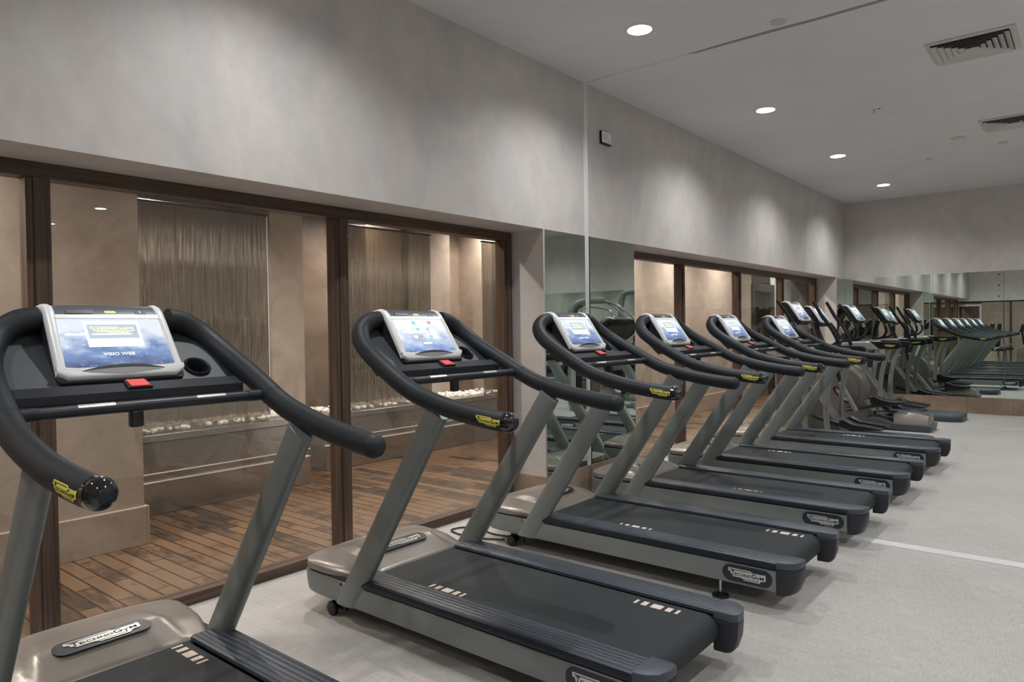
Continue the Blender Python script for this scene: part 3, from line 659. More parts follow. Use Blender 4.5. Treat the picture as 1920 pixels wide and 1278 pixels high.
# ------------------------------------------------------------------ treadmill
def handle_pts(sg):
    return catmull([(.600, sg * .215, 1.505), (.598, sg * .275, 1.492), (.612, sg * .335, 1.452), (.655, sg * .372, 1.405), (.715, sg * .394, 1.362), (.80, sg * .410, 1.314), (.90, sg * .420, 1.261), (1.0, sg * .424, 1.208)], 6)
def handle_pts2(sg):
    return catmull([(1.003, sg * .424, 1.2065), (1.10, sg * .426, 1.166), (1.22, sg * .426, 1.134), (1.34, sg * .424, 1.109), (1.46, sg * .418, 1.092), (1.54, sg * .412, 1.083), (1.603, sg * .405, 1.079)], 5)
def treadmill(variant='a', detail=True, marks=((1.05, -.222), (1.93, .19))):
    t = empty('treadmill')
    # frame
    mb = MB()
    for sg in (-1, 1):
        mb.box((.50, sg * .355, .100), (2.160, sg * .412, .209), .006, 3)
    xs_ = [(.128, .0), (.131, .12), (.140, .24), (.158, .33), (.182, .382), (.215, .402), (.27, .410), (.40, .412), (.52, .412)]
    pts = xs_; outline = [(x, -y) for x, y in pts[::-1]] + [(x, y) for x, y in pts[1:]]
    def nose_ring(k, z): return [(.52 + (x - .52) * k, y * (1 - (1 - k) * .25), z) for x, y in outline]
    rows = [nose_ring(.80, .098), nose_ring(.92, .101), nose_ring(.965, .112), nose_ring(.99, .145), nose_ring(1.0, .190), nose_ring(1.0, .205), nose_ring(.988, .2095), nose_ring(.90, .2095)]
    mb.grid(rows)
    mb.bm.faces.new([mb.bm.verts.new(p) for p in rows[0]]); mb.bm.faces.new([mb.bm.verts.new(p) for p in rows[-1]])
    mb.box((.62, -.355, .105), (2.10, .355, .150), .003, 1)
    fr_ = mb.build('frame', M['silver'], t, ang=50)
    for sg in (-1, 1):
        b, c = badge(fr_, (2.000, sg * .412, .157), (-sg, 0, 0), (0, 0, 1), (0, sg, 0), .262, .088)
        logo(b, c, (-sg, 0, 0), (0, 0, 1), (0, sg, 0), .196, .060, M['logo_silver'], M['logo_ink'])
    # motor hood: height field
    mb = MB(); rows = []
    PLN = [(.130, .0), (.133, .12), (.142, .24), (.160, .33), (.184, .378), (.218, .398), (.27, .405), (.36, .404), (.44, .396), (.50, .382), (.56, .362), (.632, .335)]
    def plan(k, m_):  # k 0..1 along the outline from the nose centre to the rear corner
        f = k * (len(PLN) - 1); i_ = min(int(f), len(PLN) - 2); w = f - i_; return PLN[i_][0] * (1 - w) + PLN[i_ + 1][0] * w, PLN[i_][1] * (1 - w) + PLN[i_ + 1][1] * w
    def xfront(y):
        y = abs(y)
        for (x0, y0), (x1, y1) in zip(PLN[:6], PLN[1:7]):
            if y <= y1: return x0 + (x1 - x0) * (y - y0) / (y1 - y0)
        return .27
    def ymax(x):
        if x >= .27:
            for (x0, y0), (x1, y1) in zip(PLN[6:], PLN[7:]):
                if x <= x1 + 1e-6: return y0 + (y1 - y0) * (x - x0) / (x1 - x0)
        return .405
    NX, NY = 26, 40
    def hz(x, y):
        u = (x - .13) / .502
        top = .2585 + .054 * math.sin(math.pi / 2 * min(1, u / .62)) if u < .70 else .3125 - .0725 * ((u - .70) / .30) ** 1.05
        rim = .262 - .024 * u
        hwid = .175 + .085 * min(1, u / .9); wv = 1 / (1 + math.exp((abs(y) - hwid) / .0045))
        ed = max(0, 1 - (abs(y) / ymax(x)) ** 2.2) ** .5; fr1 = min(1, (x - xfront(y)) / .09) ** .6 if x > xfront(y) else 0
        base = rim + (top - rim) * ed * fr1 * .66
        return base + max(0, top - base) * wv * min(1, max(0, (u - .18) / .25))
    for i in range(NX + 1):
        row = []
        for j in range(NY + 1):
            a = -1 + 2 * j / NY; f = (i / NX) ** 1.25
            # blend between the front curve and the straight rear edge
            yf = math.copysign(.398 * abs(a) ** .8, a) if abs(a) < .995 else math.copysign(.405, a)
            xf_ = xfront(yf) if abs(a) < .995 else .24; x = xf_ + (.632 - xf_) * f
            yr = a * .335; y = yf + (a * ymax(max(x, .27)) - yf) * min(1, f * 3.0) ** .8 if f > 0 else yf
            if f >= .999: y = yr
            row.append((x, y, hz(x, y)))
        rows.append(row)
    mb.grid(rows)
    # rim below the cover
    rim = [rows[i][0] for i in range(NX, -1, -1)] + rows[0][1:-1] + [rows[i][-1] for i in range(0, NX + 1)]
    mb.grid([rim, [(p[0] - .001, p[1] * 1.006, p[2] - .006) for p in rim], [(p[0] + .002, p[1] * 1.004, .222) for p in rim]])
    mb.grid([rows[-1], [(p[0] + .004, p[1], p[2] - .008) for p in rows[-1]], [(p[0] + .004, p[1], .215) for p in rows[-1]]])
    hood = mb.build('motor_hood', M['hood'], t, ang=60)
    u_ = Vector((0, 1, 0)); hv = Vector((.46, 0, .3125)) - Vector((.545, 0, .293)); hv.normalize(); hn = u_.cross(hv) * 1.0
    if hn.z < 0: hn = -hn
    b, c = badge(hood, Vector((.498, 0, .3050)), (0, 1, 0), hv, hn, .345, .080)
    logo(b, c, (0, 1, 0), hv, hn, .262, .058, M['logo_silver'], M['logo_ink'])
    # dark seam under hood
    mb = MB(); mb.prism([(.14, -.02), (.152, -.24), (.20, -.375), (.26, -.398), (.5, -.402), (.6, -.402), (.6, .402), (.5, .402), (.26, .398), (.20, .375), (.152, .24), (.14, .02)], .2085, .2225, 'xy'); mb.build('hood_gap', M['black'], t, smooth=False)
    # belt
    mb = MB(); rows = []
    path = [(.60, .236), (2.10, .236)] + [(2.115 + .062 * math.sin(a), .174 + .062 * math.cos(a)) for a in [R(8 + 164 * k / 12) for k in range(13)]] + [(2.10, .112), (1.75, .112)]
    for x, z in path: rows.append([(x, -.254, z), (x, .254, z)])
    mb.grid(rows); belt = mb.build('running_belt', M['belt'], t, ang=40, fixn=False)
    for mx_, my_ in marks:
        if mx_ is None: continue
        mb = MB()
        for a, b2 in ((0, .014), (.038, .066), (.088, .142), (.162, .190), (.212, .226)):
            mb.box((mx_ - .112 + a * .93, my_ - .021, .2362), (mx_ - .112 + b2 * .93, my_ + .021, .2369))
        mb.build('belt_mark', M['mark'], belt, smooth=False)
    # side rails and end caps
    mb = MB(); mb.box((.62, -.270, .155), (2.10, .270, .2215)); mb.box((.62, -.404, .2085), (2.155, -.27, .2195)); mb.box((.62, .27, .2085), (2.155, .404, .2195)); mb.build('deck_bed_gap_shade', M['black'], t, smooth=False)  # deck bed, with black strips painting in the shadow gap below the rails
    for sg in (-1, 1):
        mb = MB(); mb.prism([(sg * .268, .236), (sg * .268, .250), (sg * .276, .254), (sg * .395, .254), (sg * .413, .247), (sg * .418, .232), (sg * .412, .222), (sg * .36, .219), (sg * .30, .219)], .632, 2.150, 'yz')
        rl = mb.build('side_rail', M['rail'], t, ang=30)
        mb = MB(); mb.prism([(sg * .395, .2195), (sg * .4185, .2195), (sg * .4195, .232), (sg * .4145, .2475), (sg * .405, .2525), (sg * .395, .25)], .64, 2.149, 'yz'); mb.build('rail_lip', M['rail_lip'], rl, ang=30)
        # end cap: plan outline lofted downwards
        def ring(z, k, dx=0): 
            o_ = [(2.150, .262), (2.235 + dx, .262), (2.252 + dx, .275), (2.252 + dx, .330), (2.238 + dx, .375), (2.205 + dx * .5, .404), (2.165, .416), (2.150, .416)]
            return [(x, sg * (.34 + (y - .34) * k), z) for x, y in o_]
        mb = MB(); rr = [ring(.222, 1.0), ring(.247, 1.0), ring(.254, .95), ring(.256, .85)]
        mb.grid([r_ + [r_[0]] for r_ in rr]); mb.bm.faces.new([mb.bm.verts.new(p) for p in rr[-1]]); mb.bm.faces.new([mb.bm.verts.new(p) for p in rr[0]])
        cp = mb.build('end_cap', M['cap'], t, ang=40)
        mb = MB(); rr = [ring(.086, .93, -.036), ring(.098, .98, -.022), ring(.15, .995, -.003), ring(.20, .99, .0), ring(.214, .99, .0), ring(.218, .96, -.002)]
        mb.grid([r_ + [r_[0]] for r_ in rr]); mb.bm.faces.new([mb.bm.verts.new(p) for p in rr[-1]]); mb.bm.faces.new([mb.bm.verts.new(p) for p in rr[0]])
        mb.build('end_cap_skirt', M['dark'], cp, ang=40)
        mb = MB(); mb.cyl((2.115, sg * .256, .174), (2.115, sg * .275, .174), .058, 24); mb.build('roller', M['black'], t)
        mb = MB(); mb.lathe([(.004, -.003), (.004, .003)], (2.19, sg * .409, .190), 'y', 10); mb.bm.free()
    # uprights
    for sg in (-1, 1):
        mb = MB(); a = Vector((.540, sg * .390, .098)); b = Vector((1.206, sg * .404, 1.098)); d = (b - a).normalized()
        n = 14; pts = [a + (b - a) * (k / n) for k in range(n + 1)]
        rows = []
        side = Vector((0, 1, 0)); wdt = d.cross(side).normalized()
        for k, p in enumerate(pts):
            f = k / n; rr_ = []
            for q in range(28):
                an = 2 * math.pi * q / 28; ca, sa = math.cos(an), math.sin(an)
                ex = 2 / 2.5; u = math.copysign(abs(ca) ** ex, ca) * (.066 - .008 * f); v = math.copysign(abs(sa) ** ex, sa) * (.034 - .002 * f)
                pp = p + wdt * u + side * v
                if k == 0: pp.z = .098 + .006 * (pp.x - .48) / .14 - .003 * math.cos(an * 2)
                rr_.append(pp)
            if k == 0:
                for pp, (x, y) in zip(rr_, [(q_.x, q_.y) for q_ in rr_]): pass
            rows.append(rr_)
        # cut the foot horizontally along the slope
        for q in range(28):
            p0 = rows[0][q]; base = rows[1][q]; tdir = (base - p0); 
            pfoot = rows[1][q] - d * ((rows[1][q].z - .100) / d.z); rows[0][q] = pfoot
        mb.grid([r_ + [r_[0]] for r_ in rows]); mb.bm.faces.new([mb.bm.verts.new(p) for p in rows[0]]); mb.bm.faces.new([mb.bm.verts.new(p) for p in rows[-1]])
        mb.build('upright', M['silver'], t, ang=50)
    # handlebars
    for sg in (-1, 1):
        mb = MB(); pts = handle_pts(sg); n = len(pts); mb.tube(pts, [.041 + .003 * math.sin(math.pi * min(1, k / n * 1.6)) for k in range(n)], 24)
        hb = mb.build('handlebar', M['rubber'], t, ang=60)
        mb = MB(); mb.tube(handle_pts2(sg), .0405, 24, round_end=(False, True)); gp = mb.build('grip', M['rubber'], hb, ang=60)
        mb = MB(); mb.tube([(.998, sg * .424, 1.2085), (1.005, sg * .424, 1.2055)], .0398, 24); mb.build('seam_ring', M['black'], hb)
        # contact plate on top, just behind the seam
        mb = MB(); rows = []
        for x, z in ((1.028, 1.1955), (1.075, 1.1755)):
            rows.append([(x + .016 * math.sin(a), sg * .424 + .0411 * math.sin(an), z + .0411 * math.cos(an)) for an in [R(-26 + 52 * k / 5) for k in range(6)] for a in (0,)])
        mb.grid(rows); mb.build('contact_plate', M['sensor'], gp, fixn=False)
        logo(gp, (1.530, sg * .4130, 1.0842), (-sg, .075, sg * .10), (0, 0, 1), (0, sg, 0), .118, .038, M['logo_yellow'], M['logo_ink'], 'maker_plate', .0012, wrap=.0405)
        if sg < 0:
            mb = MB(); mb.tube([(1.590, sg * .4065, 1.0797), (1.603, sg * .405, 1.079)], .0409, 26)
            c0 = Vector((1.603, sg * .405, 1.079)); rows = []
            dd = Vector((.063, .007, -.004)).normalized(); s1_ = Vector((0, 1, 0)).cross(dd).normalized(); s2_ = dd.cross(s1_)
            for a in range(0, 61, 6): rows.append([c0 + dd * .0411 * math.sin(R(a)) + (s1_ * math.cos(2 * math.pi * k / 26) + s2_ * math.sin(2 * math.pi * k / 26)) * .0411 * math.cos(R(a)) for k in range(27)])
            mb.grid(rows)
            mb.build('end_lens', M['lens'], gp)
    # wing panel behind the display, with a cup hole on the right
    def wing(tt, y):  # tt 0 top .. 1 bottom
        x = .612 + (.868 - .612) * tt; z = 1.482 + (1.262 - 1.482) * tt; return Vector((x - .034, y, z - .022))
    mb = MB(); prof_ = [(-.10, .17), (-.07, .23), (.0, .275), (.10, .305), (.22, .330), (.38, .366), (.6, .392), (.8, .402), (.94, .404)]
    up_ = [wing(a, -y) for a, y in prof_]; dn = [wing(a, y) for a, y in prof_[::-1]]
    wn = Vector((.2, 0, .256)).normalized(); poly = up_ + dn
    A = [mb.bm.verts.new(p) for p in poly]; B = [mb.bm.verts.new(p - wn * .024) for p in poly]
    mb.bm.faces.new(A); mb.bm.faces.new(B[::-1])
    for i in range(len(A)): mb.bm.faces.new((A[i], A[(i + 1) % len(A)], B[(i + 1) % len(A)], B[i]))
    pn = mb.build('console_panel', M['darktex'], t, smooth=False)
    cupc = wing(.64, .262); mc = MB(); wq = wn
    mc.tube([cupc - wq * .1, cupc + wq * .1], .040, 28); cut = mc.build('cut', M['black'], None)
    md = pn.modifiers.new('b', 'BOOLEAN'); md.object = cut; md.solver = 'EXACT'; bpy.context.view_layer.update()
    nm = D.meshes.new_from_object(pn.evaluated_get(bpy.context.evaluated_depsgraph_get())); old = pn.data; pn.modifiers.clear(); pn.data = nm; nm.name = 'console_panel'; D.objects.remove(cut); D.meshes.remove(old)
    mb = MB(); ax = wq
    e1 = Vector((0, 1, 0)); e2 = ax.cross(e1)
    def ring3(r, h): return [cupc + ax * h + e1 * (r * math.cos(2 * math.pi * k / 28)) + e2 * (r * math.sin(2 * math.pi * k / 28)) for k in range(28)]
    rr = [ring3(.050, -.002), ring3(.050, .006), ring3(.046, .010), ring3(.042, .008), ring3(.039, 0), ring3(.037, -.09)]
    mb.grid([r_ + [r_[0]] for r_ in rr]); mb.bm.faces.new([mb.bm.verts.new(p) for p in rr[-1]]); mb.build('cup_holder', M['dark'], t, ang=60)
    display(t, (-.004, -.016, 0), variant=variant, detail=detail)
    # tray bar, stop button, hand bar with sensors
    mb = MB(); mb.prism([(.846, 1.283), (.901, 1.258), (.903, 1.232), (.895, 1.223), (.839, 1.246)], -.395, .36, 'xz', .003, 2); tr = mb.build('console_tray', M['dark'], t, ang=40)
    tn = Vector((.025, 0, .055)).normalized(); td = Vector((.055, 0, -.025)).normalized()
    mb = MB(); f = frame((.876, 0, 1.2755), (0, 1, 0), -td, tn); slab(mb, [(-.040, -.020), (.040, -.020), (.034, .032), (-.036, .032)], frame((.873, -.008, 1.269), (0, 1, 0), -td, tn), .010); sb0 = mb.build('button_plinth', M['dark'], t, smooth=False)
    mb = MB(); slab(mb, [(-.030, -.020), (.031, -.020), (.027, .026), (-.032, .026)], frame((.875, -.008, 1.2785), (0, 1, 0), -td, tn), .005); sb = mb.build('stop_button', M['red'], t, smooth=False)
    mb = MB(); f = frame((.871, -.008, 1.2855), (0, 1, 0), -td, tn)
    for k, (a, b2) in enumerate(((-.022, .020), (-.012, .010))): mb.poly([f(a, .006 - k * .007, 0), f(b2, .006 - k * .007, 0), f(b2, .0085 - k * .007, 0), f(a, .0085 - k * .007, 0)])
    mb.build('button_print', M['paleink'], sb, smooth=False, fixn=False)
    mb = MB(); mb.tube([(.972, -.405, 1.2135), (.972, .405, 1.2135)], .0185, 20); hbm = mb.build('hand_bar', M['dark'], t)
    for s_ in (-1, 1):
        mb = MB(); mb.tube([(.972, s_ * .335, 1.2135), (.972, s_ * .405, 1.2135)], .0205, 20); mb.build('bar_socket', M['rubber'], hbm)
    for a, b2 in ((-.232, -.125), (.140, .245)):
        mb = MB(); mb.grid([[(.972 + .0192 * math.sin(R(an)), y, 1.2135 + .0192 * math.cos(R(an))) for an in range(-30, 61, 15)] for y in (a, b2)]); mb.build('sensor_plate', M['sensor'], hbm, fixn=False)
    mb = MB(); mb.box((.955, -.078, 1.145), (.985, -.038, 1.200), .006, 3); sk = mb.build('safety_key', M['black'], t)
    # wheels, feet
    for sg in (-1, 1):
        mb = MB(); mb.lathe([(.010, -.014), (.031, -.014), (.036, -.009), (.036, .009), (.031, .014), (.010, .014)], (.385, sg * .368, .036), 'y', 24); w = mb.build('wheel', M['black'], t)
        mb = MB(); mb.lathe([(.0001, -.0165), (.017, -.0165), (.019, -.014), (.019, .014), (.017, .0165), (.0001, .0165)], (.385, sg * .368, .036), 'y', 18); mb.build('wheel_hub', M['dark'], w)
        mb = MB(); mb.box((.36, sg * .330, .03), (.47, sg * .349, .110), .004); mb.build('wheel_bracket', M['black'], t)
        mb = MB(); mb.lathe([(.0001, 0), (.044, 0), (.046, .006), (.044, .013), (.030, .019), (.014, .022), (.012, .028)], (1.84, sg * .372, 0), 'z', 24); ft = mb.build('foot', M['black'], t)
        mb = MB(); mb.cyl((1.84, sg * .372, .026), (1.84, sg * .372, .108), .0075, 12); mb.cyl((1.84, sg * .372, .095), (1.84, sg * .372, .103), .014, 6); mb.build('foot_bolt', M['steel_plain'], ft)
    return t
TY = [1.053, 2.541, 3.975, 5.292, 6.622, 8.050]
TL = ['nearest and largest treadmill, at the lower left, cut off by the photo edge',
      'second treadmill from the camera, coloured icons on screen, front of the tall timber posts',
      'third treadmill from the camera, standing before the plaster pier and mirror panes',
      'fourth treadmill from the camera, deck ending just before the metal floor strip',
      'fifth treadmill from the camera, between the fourth and the farthest one',
      'sixth and farthest treadmill in the row, next to the upright cardio machines']
MK = [((.755, .206), (None, 0)), ((1.07, -.222), (1.93, .195)), ((1.24, -.216), (2.0, .185)), ((1.42, -.21), (None, 0)), ((1.06, .215), (None, 0)), ((1.37, .215), (None, 0))]
t0 = treadmill('a', marks=((.755, .206),))
t0.location = (0, TY[0], 0); tag(t0, TL[0], 'treadmill', 'treadmills in a row along the window wall')
def set_marks(t, mk):
    for c in kids(t):
        if c.name.split('.')[0] == 'running_belt':
            ms = [k for k in kids(c) if k.name.split('.')[0] == 'belt_mark']
            src = ms[0]
            for k in ms[1:]: D.objects.remove(k)
            first = True
            for x, y in mk:
                if x is None: continue
                q = src if first else src.copy()
                if not first: COL.objects.link(q); q.parent = c
                first = False; q.location = (x - .755, y - .206, 0)
tb = treadmill('b', marks=((.755, .206),)); tb.location = (0, TY[1], 0); tag(tb, TL[1], 'treadmill', t0['group']); set_marks(tb, MK[1])
for i in range(2, 6):
    c = copy_tree(t0); c.location = (0, TY[i], 0); c['label'] = TL[i]; set_marks(c, MK[i])
# power cord lying in the window niche
mb = MB(); mb.tube(catmull([(.28, 3.66, .010), (.12, 3.585, .008), (-.06, 3.57, .008), (-.18, 3.61, .008), (-.16, 3.71, .008), (-.02, 3.74, .008), (.15, 3.72, .008), (.30, 3.75, .010)], 6), .006, 8)
o = mb.build('power_cord', M['black']); tag(o, 'black power cord curling on the floor between second and third treadmill hoods', 'cord')

# ------------------------------------------------------------------ elliptical trainer
def elliptical():
    t = empty('elliptical_trainer')
    # base
    mb = MB(); mb.box((.18, -.05, .03), (1.30, .05, .115), .012); mb.box((.12, -.30, .0), (.22, .30, .07), .015); bs = mb.build('base_rail', M['dark'], t)
    mb = MB(); mb.prism([(1.02, .02), (1.60, .0), (1.715, .0), (1.73, .09), (1.30, .10), (1.05, .17), (.92, .14)], -.25, .25, 'xz', .014, 3); rb = mb.build('rear_base', M['cap'], t)
    mb = MB()
    def rsec(x, hy, z0, z1): return [(x, -hy, z0), (x, -hy * .93, z1 - .02), (x, -hy * .86, z1), (x, hy * .86, z1), (x, hy * .93, z1 - .02), (x, hy, z0)]
    rr = [rsec(1.28, .235, .095, .235), rsec(1.32, .240, .09, .250), rsec(1.58, .235, .085, .235), rsec(1.685, .205, .085, .205), rsec(1.70, .17, .085, .15)]
    mb.grid(rr); mb.bm.faces.new([mb.bm.verts.new(p) for p in rr[0]]); mb.bm.faces.new([mb.bm.verts.new(p) for p in rr[-1][::-1]])
    rc = mb.build('rear_cover', M['hood'], t, ang=50)
    mb = MB(); mb.prism([(.96, .225), (1.20, .258), (1.60, .242), (1.68, .212), (1.672, .20), (1.2, .225)], -.10, .10, 'xz', .006); lid = mb.build('cover_top', M['cap'], t)
    mb = MB(); mb.lathe([(.0001, .004), (.014, .004), (.016, 0)], (1.697, 0, .165), 'x', 14); mb.build('yellow_dot', M['logo_yellow'], rc)
    # flywheel housing
    mb = MB(); pr = []
    for k in range(16):
        a = R(-20 + 200 * k / 15); pr.append((.56 + .36 * math.cos(a), .50 + .36 * math.sin(a)))
    pr += [(.20, .10), (.30, .05), (.98, .05), (1.06, .14)]
    mb.prism(pr, -.125, .125, 'xz', .03, 4); hs = mb.build('flywheel_housing', M['taupe_shaded'], t, ang=35)
    for sg in (-1, 1):
        mb = MB(); pr2 = [(.56 + .27 * math.cos(R(a)), .50 + .27 * math.sin(R(a))) for a in range(0, 360, 18)]; mb.prism(pr2, sg * .124, sg * .140, 'xz', .006); mb.build('side_disc', M['taupe_shaded'], hs)
        d_ = Vector((.70, 0, -.70)).normalized(); up_ = Vector((.7, 0, .7)).normalized()
        uu = d_ if sg < 0 else -d_; vv_ = up_
        b, c = badge(hs, (.60, sg * .141, .44), d_ if sg < 0 else -d_, up_, (0, sg, 0), .30, .085)
        logo(b, c, d_ if sg < 0 else -d_, up_, (0, sg, 0), .22, .052, M['logo_silver'], M['logo_ink'])
    # mast and fixed handles
    mb = MB(); mb.tube(catmull([(.42, 0, .80), (.36, 0, 1.05), (.26, 0, 1.30), (.20, 0, 1.48)], 5), .038, 18); mb.build('mast', M['dark'], t)
    mb = MB(); mb.tube(catmull([(.33, 0, 1.12), (.46, -.10, 1.14), (.56, -.16, 1.22), (.55, -.18, 1.34), (.47, -.185, 1.46)], 5), .017, 14); mb.tube(catmull([(.33, 0, 1.12), (.46, .10, 1.14), (.56, .16, 1.22), (.55, .18, 1.34), (.47, .185, 1.46)], 5), .017, 14)
    fh = mb.build('fixed_handle', M['dk2'], t)
    mb = MB()
    for sg in (-1, 1): mb.tube([(.556, sg * .176, 1.31), (.503, sg * .183, 1.41)], .0185, 12)
    mb.build('sensor_grip', M['sensor'], fh)
    # moving arms, link arms, pedals
    for sg, px_, pz in ((-1, 1.10, .335), (1, 1.28, .20)):
        mb = MB(); mb.tube(catmull([(.62, sg * .26, .62), (.55, sg * .27, .95), (.62, sg * .29, 1.12), (.53, sg * .315, 1.36), (.37, sg * .32, 1.60), (.28, sg * .32, 1.77)], 5), [.026] * 20 + [.024, .022, .021, .020, .020, .020], 14)
        ma = mb.build('moving_arm', M['dk2'], t)
        mb = MB(); mb.tube([(.405, sg * .3195, 1.545), (.285, sg * .32, 1.76)], .0235, 14, round_end=(False, True)); mb.build('arm_grip', M['dk2'], ma)
        mb = MB(); mb.tube([(.62, sg * .255, .62), (px_ - .28, sg * .235, pz - .12 + .02)], .03, 12); mb.build('swing_link', M['silver'], t)
        mb = MB(); mb.tube([(px_ - .42, sg * .20, pz - .10), (px_ + .02, sg * .20, pz)], .024, 12); mb.tube([(px_, sg * .20, pz), (1.34, sg * .16, .17)], .022, 12); mb.build('crank_rail', M['dark'], t)
        mb = MB(); mb.prism([(px_ - .10, pz + .02), (px_ - .09, pz + .105), (px_ - .04, pz + .125), (px_ + .05, pz + .075), (px_ + .20, pz + .060), (px_ + .315, pz + .062), (px_ + .32, pz + .035), (px_ + .20, pz), (px_, pz - .03)], sg * .20 - .085, sg * .20 + .085, 'xz', .014, 3)
        pd = mb.build('foot_pedal', M['black'], t)
        mb = MB(); mb.prism([(px_ + .02, pz + .078), (px_ + .05, pz + .079), (px_ + .20, pz + .064), (px_ + .295, pz + .066), (px_ + .295, pz + .060), (px_ + .02, pz + .06)], sg * .20 - .065, sg * .20 + .065, 'xz'); mb.build('pedal_pad', M['dk2'], pd)
    mb = MB(); mb.cyl((.62, -.29, .62), (.62, .29, .62), .022, 16); mb.build('pivot_shaft', M['silver'], t)
    display(t, (-.435, 0, .165), 'a', False)
    return t
e = elliptical(); e.location = (0, 10.86, 0); tag(e, 'elliptical trainer with tall moving arms standing between the two side stepping machines', 'elliptical trainer')

# ------------------------------------------------------------------ lateral stepper with long side arms
def stepper():
    t = empty('stepping_machine')
    mb = MB(); rows = []
    def pl(z, k): return [(x0 * 1.0 + (1.1 - x0) * (1 - k) * .06, y0 * k, z) for x0, y0 in ((.22, -.20), (.50, -.30), (1.25, -.34), (1.78, -.34), (1.90, -.26), (1.92, 0), (1.90, .26), (1.78, .34), (1.25, .34), (.50, .30), (.22, .20))]
    rr = [pl(.0, .97), pl(.02, 1.0), pl(.070, 1.0), pl(.092, .96), pl(.097, .90)]
    mb.grid([r_ + [r_[0]] for r_ in rr]); mb.bm.faces.new([mb.bm.verts.new(p) for p in rr[-1]]); mb.bm.faces.new([mb.bm.verts.new(p) for p in rr[0]])
    bs = mb.build('base_platform', M['cap'], t, ang=40)
    mb = MB(); mb.prism([(.22, .09), (.95, .09), (.90, .26), (.72, .52), (.58, .72), (.44, .80), (.30, .74), (.22, .45)], -.15, .15, 'xz', .03, 3); hs = mb.build('body_housing', M['taupe_shaded'], t, ang=35)
    for sg in (-1, 1):
        b, c = badge(hs, (.50, sg * .151, .40), (0.35 * -sg, 0, .94) if sg < 0 else (-.35, 0, .94), (-.94, 0, .35) if sg < 0 else (.94, 0, .35), (0, sg, 0), .26, .07)
    # curved legs up to side arms
    for sg in (-1, 1):
        for x0, x1 in ((.60, .66), (.86, .98)):
            mb = MB(); mb.tube(catmull([(x0, sg * .31, .08), (x0 - .02, sg * .33, .40), (x0 + .02, sg * .345, .75), (x1, sg * .345, 1.06)], 5), .026, 12, squash=(1.3, .8)); mb.build('curved_leg', M['silver'], t)
        y = sg * .345
        mb = MB(); mb.prism([(.10, 1.15), (.78, 1.170), (.93, 1.05), (.24, 1.045), (.14, 1.075)], y - .036, y + .036, 'xz', .012, 3); ar = mb.build('side_arm', M['bezel_d'], t, ang=40)
        mb = MB(); mb.prism([(.25, 1.098), (.55, 1.105), (.57, 1.090), (.26, 1.083)], y - .038, y + .038, 'xz', .002); mb.build('arm_groove', M['silver'], ar)
        pr = [(.70, 1.172), (1.08, 1.165)] + [(1.085 + .052 * math.cos(R(a)), 1.113 + .052 * math.sin(R(a))) for a in range(80, -91, -17)] + [(.84, 1.052)]
        mb = MB(); mb.prism(pr, y - .040, y + .040, 'xz', .014, 3); ag = mb.build('arm_grip', M['dk2'], t, ang=40)
        logo(ag, (.985, y + sg * .0405, 1.108), (-sg, 0, 0), (0, 0, 1), (0, sg, 0), .14, .036, M['logo_yellow'], M['logo_ink'], 'maker_plate', .003)
    mb = MB(); mb.tube(catmull([(.30, 0, .70), (.26, 0, 1.0), (.24, 0, 1.25), (.30, 0, 1.50)], 5), .044, 18, squash=(1.0, 1.3)); mb.build('mast', M['dark'], t)
    mb = MB(); mb.tube([(.27, -.34, 1.10), (.25, 0, 1.14), (.27, .34, 1.10)], .032, 14); mb.build('cross_tube', M['dark'], t)
    for sg in (-1, 1):
        mb = MB(); mb.tube(catmull([(.28, sg * .10, 1.18), (.42, sg * .22, 1.20), (.50, sg * .30, 1.32), (.42, sg * .33, 1.52), (.27, sg * .345, 1.745)], 5), [.021] * 21, 14, round_end=(False, True)); hn = mb.build('upright_handle', M['dk2'], t)
        mb = MB(); mb.tube([(.479, sg * .315, 1.39), (.438, sg * .326, 1.48)], .0225, 14); mb.build('sensor_grip', M['sensor'], hn)
        mb = MB(); mb.prism([(.95, .20), (.97, .27), (1.02, .285), (1.12, .235), (1.42, .20), (1.44, .175), (1.10, .15)], sg * .17 - .08, sg * .17 + .08, 'xz', .014, 3); mb.build('foot_pedal', M['black'], t)
        mb = MB(); mb.tube([(.62, sg * .14, .30), (1.05, sg * .17, .19)], .024, 12); mb.build('pedal_link', M['dark'], t)
    display(t, (-.285, 0, .195), 'a', False)
    return t
M['bezel_d'] = mat('warm_silver_paint', (.47, .46, .44), .34, .4)
s1 = stepper(); s1.location = (0, 9.44, 0); tag(s1, 'stepping machine with long side arms standing right after the farthest treadmill', 'stepper', 'stepping machines flanking the elliptical')
s2 = copy_tree(s1); s2.location = (0, 12.26, 0); s2['label'] = 'stepping machine with silver side arms closest to the back wall mirror'

